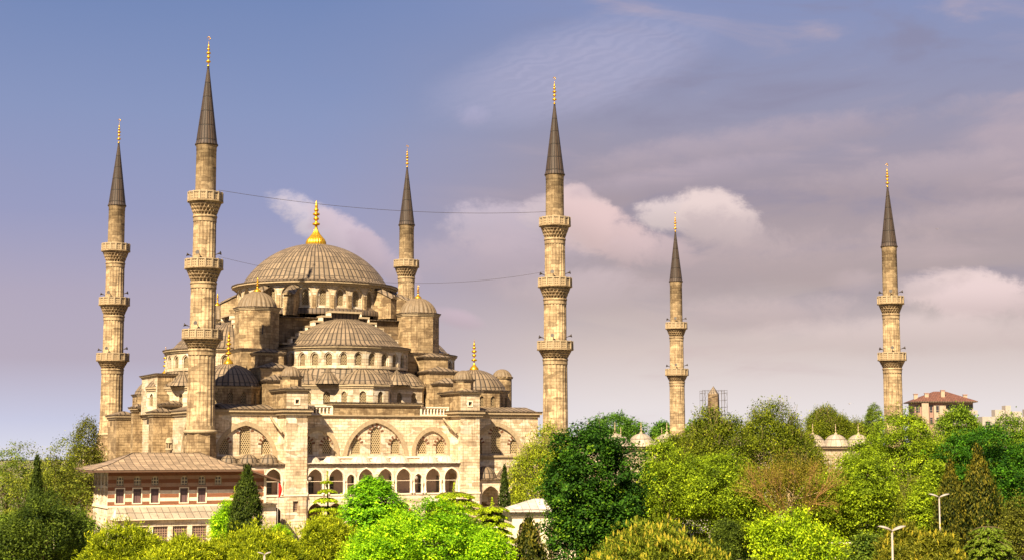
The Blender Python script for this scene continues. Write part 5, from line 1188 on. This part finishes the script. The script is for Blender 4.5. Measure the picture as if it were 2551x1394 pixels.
# visitors near the portico
def person(x, y, rz, top, low, lab, step=.12):
    r_ = empty('person', (x, y, 0), rz); tag(r_, lab, 'person', 'visitors by the portico')
    def skin(name, vs, es, m, par, root_i=0):
        me = bpy.data.meshes.new(name); me.from_pydata([v[:3] for v in vs], es, []); o = bpy.data.objects.new(name, me); COL.objects.link(o); o.parent = par
        md = o.modifiers.new('skin', 'SKIN'); md2 = o.modifiers.new('sub', 'SUBSURF'); md2.levels = md2.render_levels = 1; md.use_smooth_shade = True
        me.materials.append(M[m])
        for i, v in enumerate(vs): me.skin_vertices[0].data[i].radius = (v[3], v[3]); me.skin_vertices[0].data[i].use_root = (i == root_i)
        return o
    vs = [(0, 0, .95, .14), (0, 0, 1.2, .13), (0, 0, 1.42, .15), (0, -.01, 1.53, .055), (0, -.02, 1.63, .09), (0, -.02, 1.74, .075),
          (.19, 0, 1.4, .06), (.24, .02, 1.13, .045), (.22, -.08, .9, .035), (.22, -.1, .8, .03), (-.19, 0, 1.4, .06), (-.24, .02, 1.13, .045), (-.22, -.08, .9, .035), (-.22, -.1, .8, .03),
          (.1, 0, .88, .095), (.11, -step, .5, .065), (.11, step*.4, .09, .045), (.11, step*.4-.16, .04, .04), (-.1, 0, .88, .095), (-.11, step*.5, .5, .065), (-.11, step*1.2, .09, .045), (-.11, step*1.2-.16, .04, .04)]
    es = [(0, 1), (1, 2), (2, 3), (3, 4), (4, 5), (2, 6), (6, 7), (7, 8), (8, 9), (2, 10), (10, 11), (11, 12), (12, 13), (0, 14), (14, 15), (15, 16), (16, 17), (0, 18), (18, 19), (19, 20), (20, 21)]
    skin('body', vs, es, 'skin', r_)
    skin('shirt', [(0, 0, .98, .165), (0, 0, 1.2, .155), (0, 0, 1.42, .17), (.2, 0, 1.4, .08), (.25, .02, 1.15, .065), (-.2, 0, 1.4, .08), (-.25, .02, 1.15, .065)], [(0, 1), (1, 2), (2, 3), (3, 4), (2, 5), (5, 6)], top, r_)
    skin('trousers', [(0, 0, .96, .16), (.1, 0, .86, .11), (.11, -step, .5, .08), (.11, step*.4, .14, .065), (-.1, 0, .86, .11), (-.11, step*.5, .5, .08), (-.11, step*1.2, .14, .065)], [(0, 1), (1, 2), (2, 3), (0, 4), (4, 5), (5, 6)], low, r_)
    mb = MB(); lathe(mb, [(.11, 1.62), (.115, 1.7), (.09, 1.79), (0, 1.83)], 0, .01, 'iron', 12); mb.build('hair', r_)
person(21.1, 180, .4, 'red_cloth', 'cloth_dark', 'person in a red top standing before the low portico'); person(23.6, 184, -.3, 'cloth_pale', 'cloth_dark', 'person in a pale top walking right of the one in red')
person(24.7, 186, 1.2, 'cloth_dark', 'cloth_dark', 'person in dark clothes rightmost before the portico')
# ground cover between the trees
rng = np.random.default_rng(5); n = 42000; P = np.stack([rng.uniform(-75, 80, n), rng.uniform(95, 245, n), np.zeros(n)], 1)
lo = (P[:, :2]-np.array(C0)); la = lo[:, 0]*math.cos(TH)+lo[:, 1]*math.sin(TH); lb = -lo[:, 0]*math.sin(TH)+lo[:, 1]*math.cos(TH)
P = P[lb < -50]; n = len(P); P[:, 2] = rng.random(n)**2*.9+.1
o = leaf_mesh('shrubbery', P, unit(rng.normal(size=(n, 3))+[0, -.3, .8]), .4+.5*rng.random(n), rng.random(n), 'leaf_mid', None, .6, None, rng); tag(o, 'low green shrubs and grass covering the ground beneath the trees', 'shrubs', kind='stuff')
# overall surface reflectance: real masonry, lead and leaves are darker than they look in sunlight
def scale_albedo(m, k):
    nt = m.node_tree; b = nt.nodes.get('Principled BSDF')
    for nd in nt.nodes:
        if nd.type in ('BSDF_PRINCIPLED', 'BSDF_TRANSLUCENT'):
            s_ = nd.inputs[0]; x = nt.nodes.new('ShaderNodeMix'); x.data_type = 'RGBA'; x.blend_type = 'MULTIPLY'; x.inputs[0].default_value = 1; x.inputs[7].default_value = k+(1,)
            if s_.is_linked: nt.links.new(s_.links[0].from_socket, x.inputs[6])
            else: x.inputs[6].default_value = s_.default_value
            nt.links.new(x.outputs[2], s_)
for k_, m_ in M.items():
    if k_ in ('leaf_pineyel', 'leaf_lime', 'leaf_limeyel', 'leaf_cedar', 'leaf_round', 'leaf_birch', 'leaf_plane'): scale_albedo(m_, (.92, .92, .85))
    elif k_.startswith('leaf'): scale_albedo(m_, (.84, .80, .7))
    elif k_ in ('gold', 'red_cloth', 'sea'): pass
    elif k_ in ('lead', 'lead_rib', 'lead_dark', 'lead_spire'): scale_albedo(m_, (.39, .355, .31))
    elif k_ in ('stone', 'stone_dark', 'minaret', 'lattice', 'lattice_small'): scale_albedo(m_, (.64, .61, .565))
    elif k_ in ('trim', 'pierced'): scale_albedo(m_, (.62, .58, .52))
    elif k_ in ('stone_pale',): scale_albedo(m_, (.70, .66, .60))
    elif k_ == 'concrete': scale_albedo(m_, (.6, .57, .54))
    else: scale_albedo(m_, (.88, .83, .76))
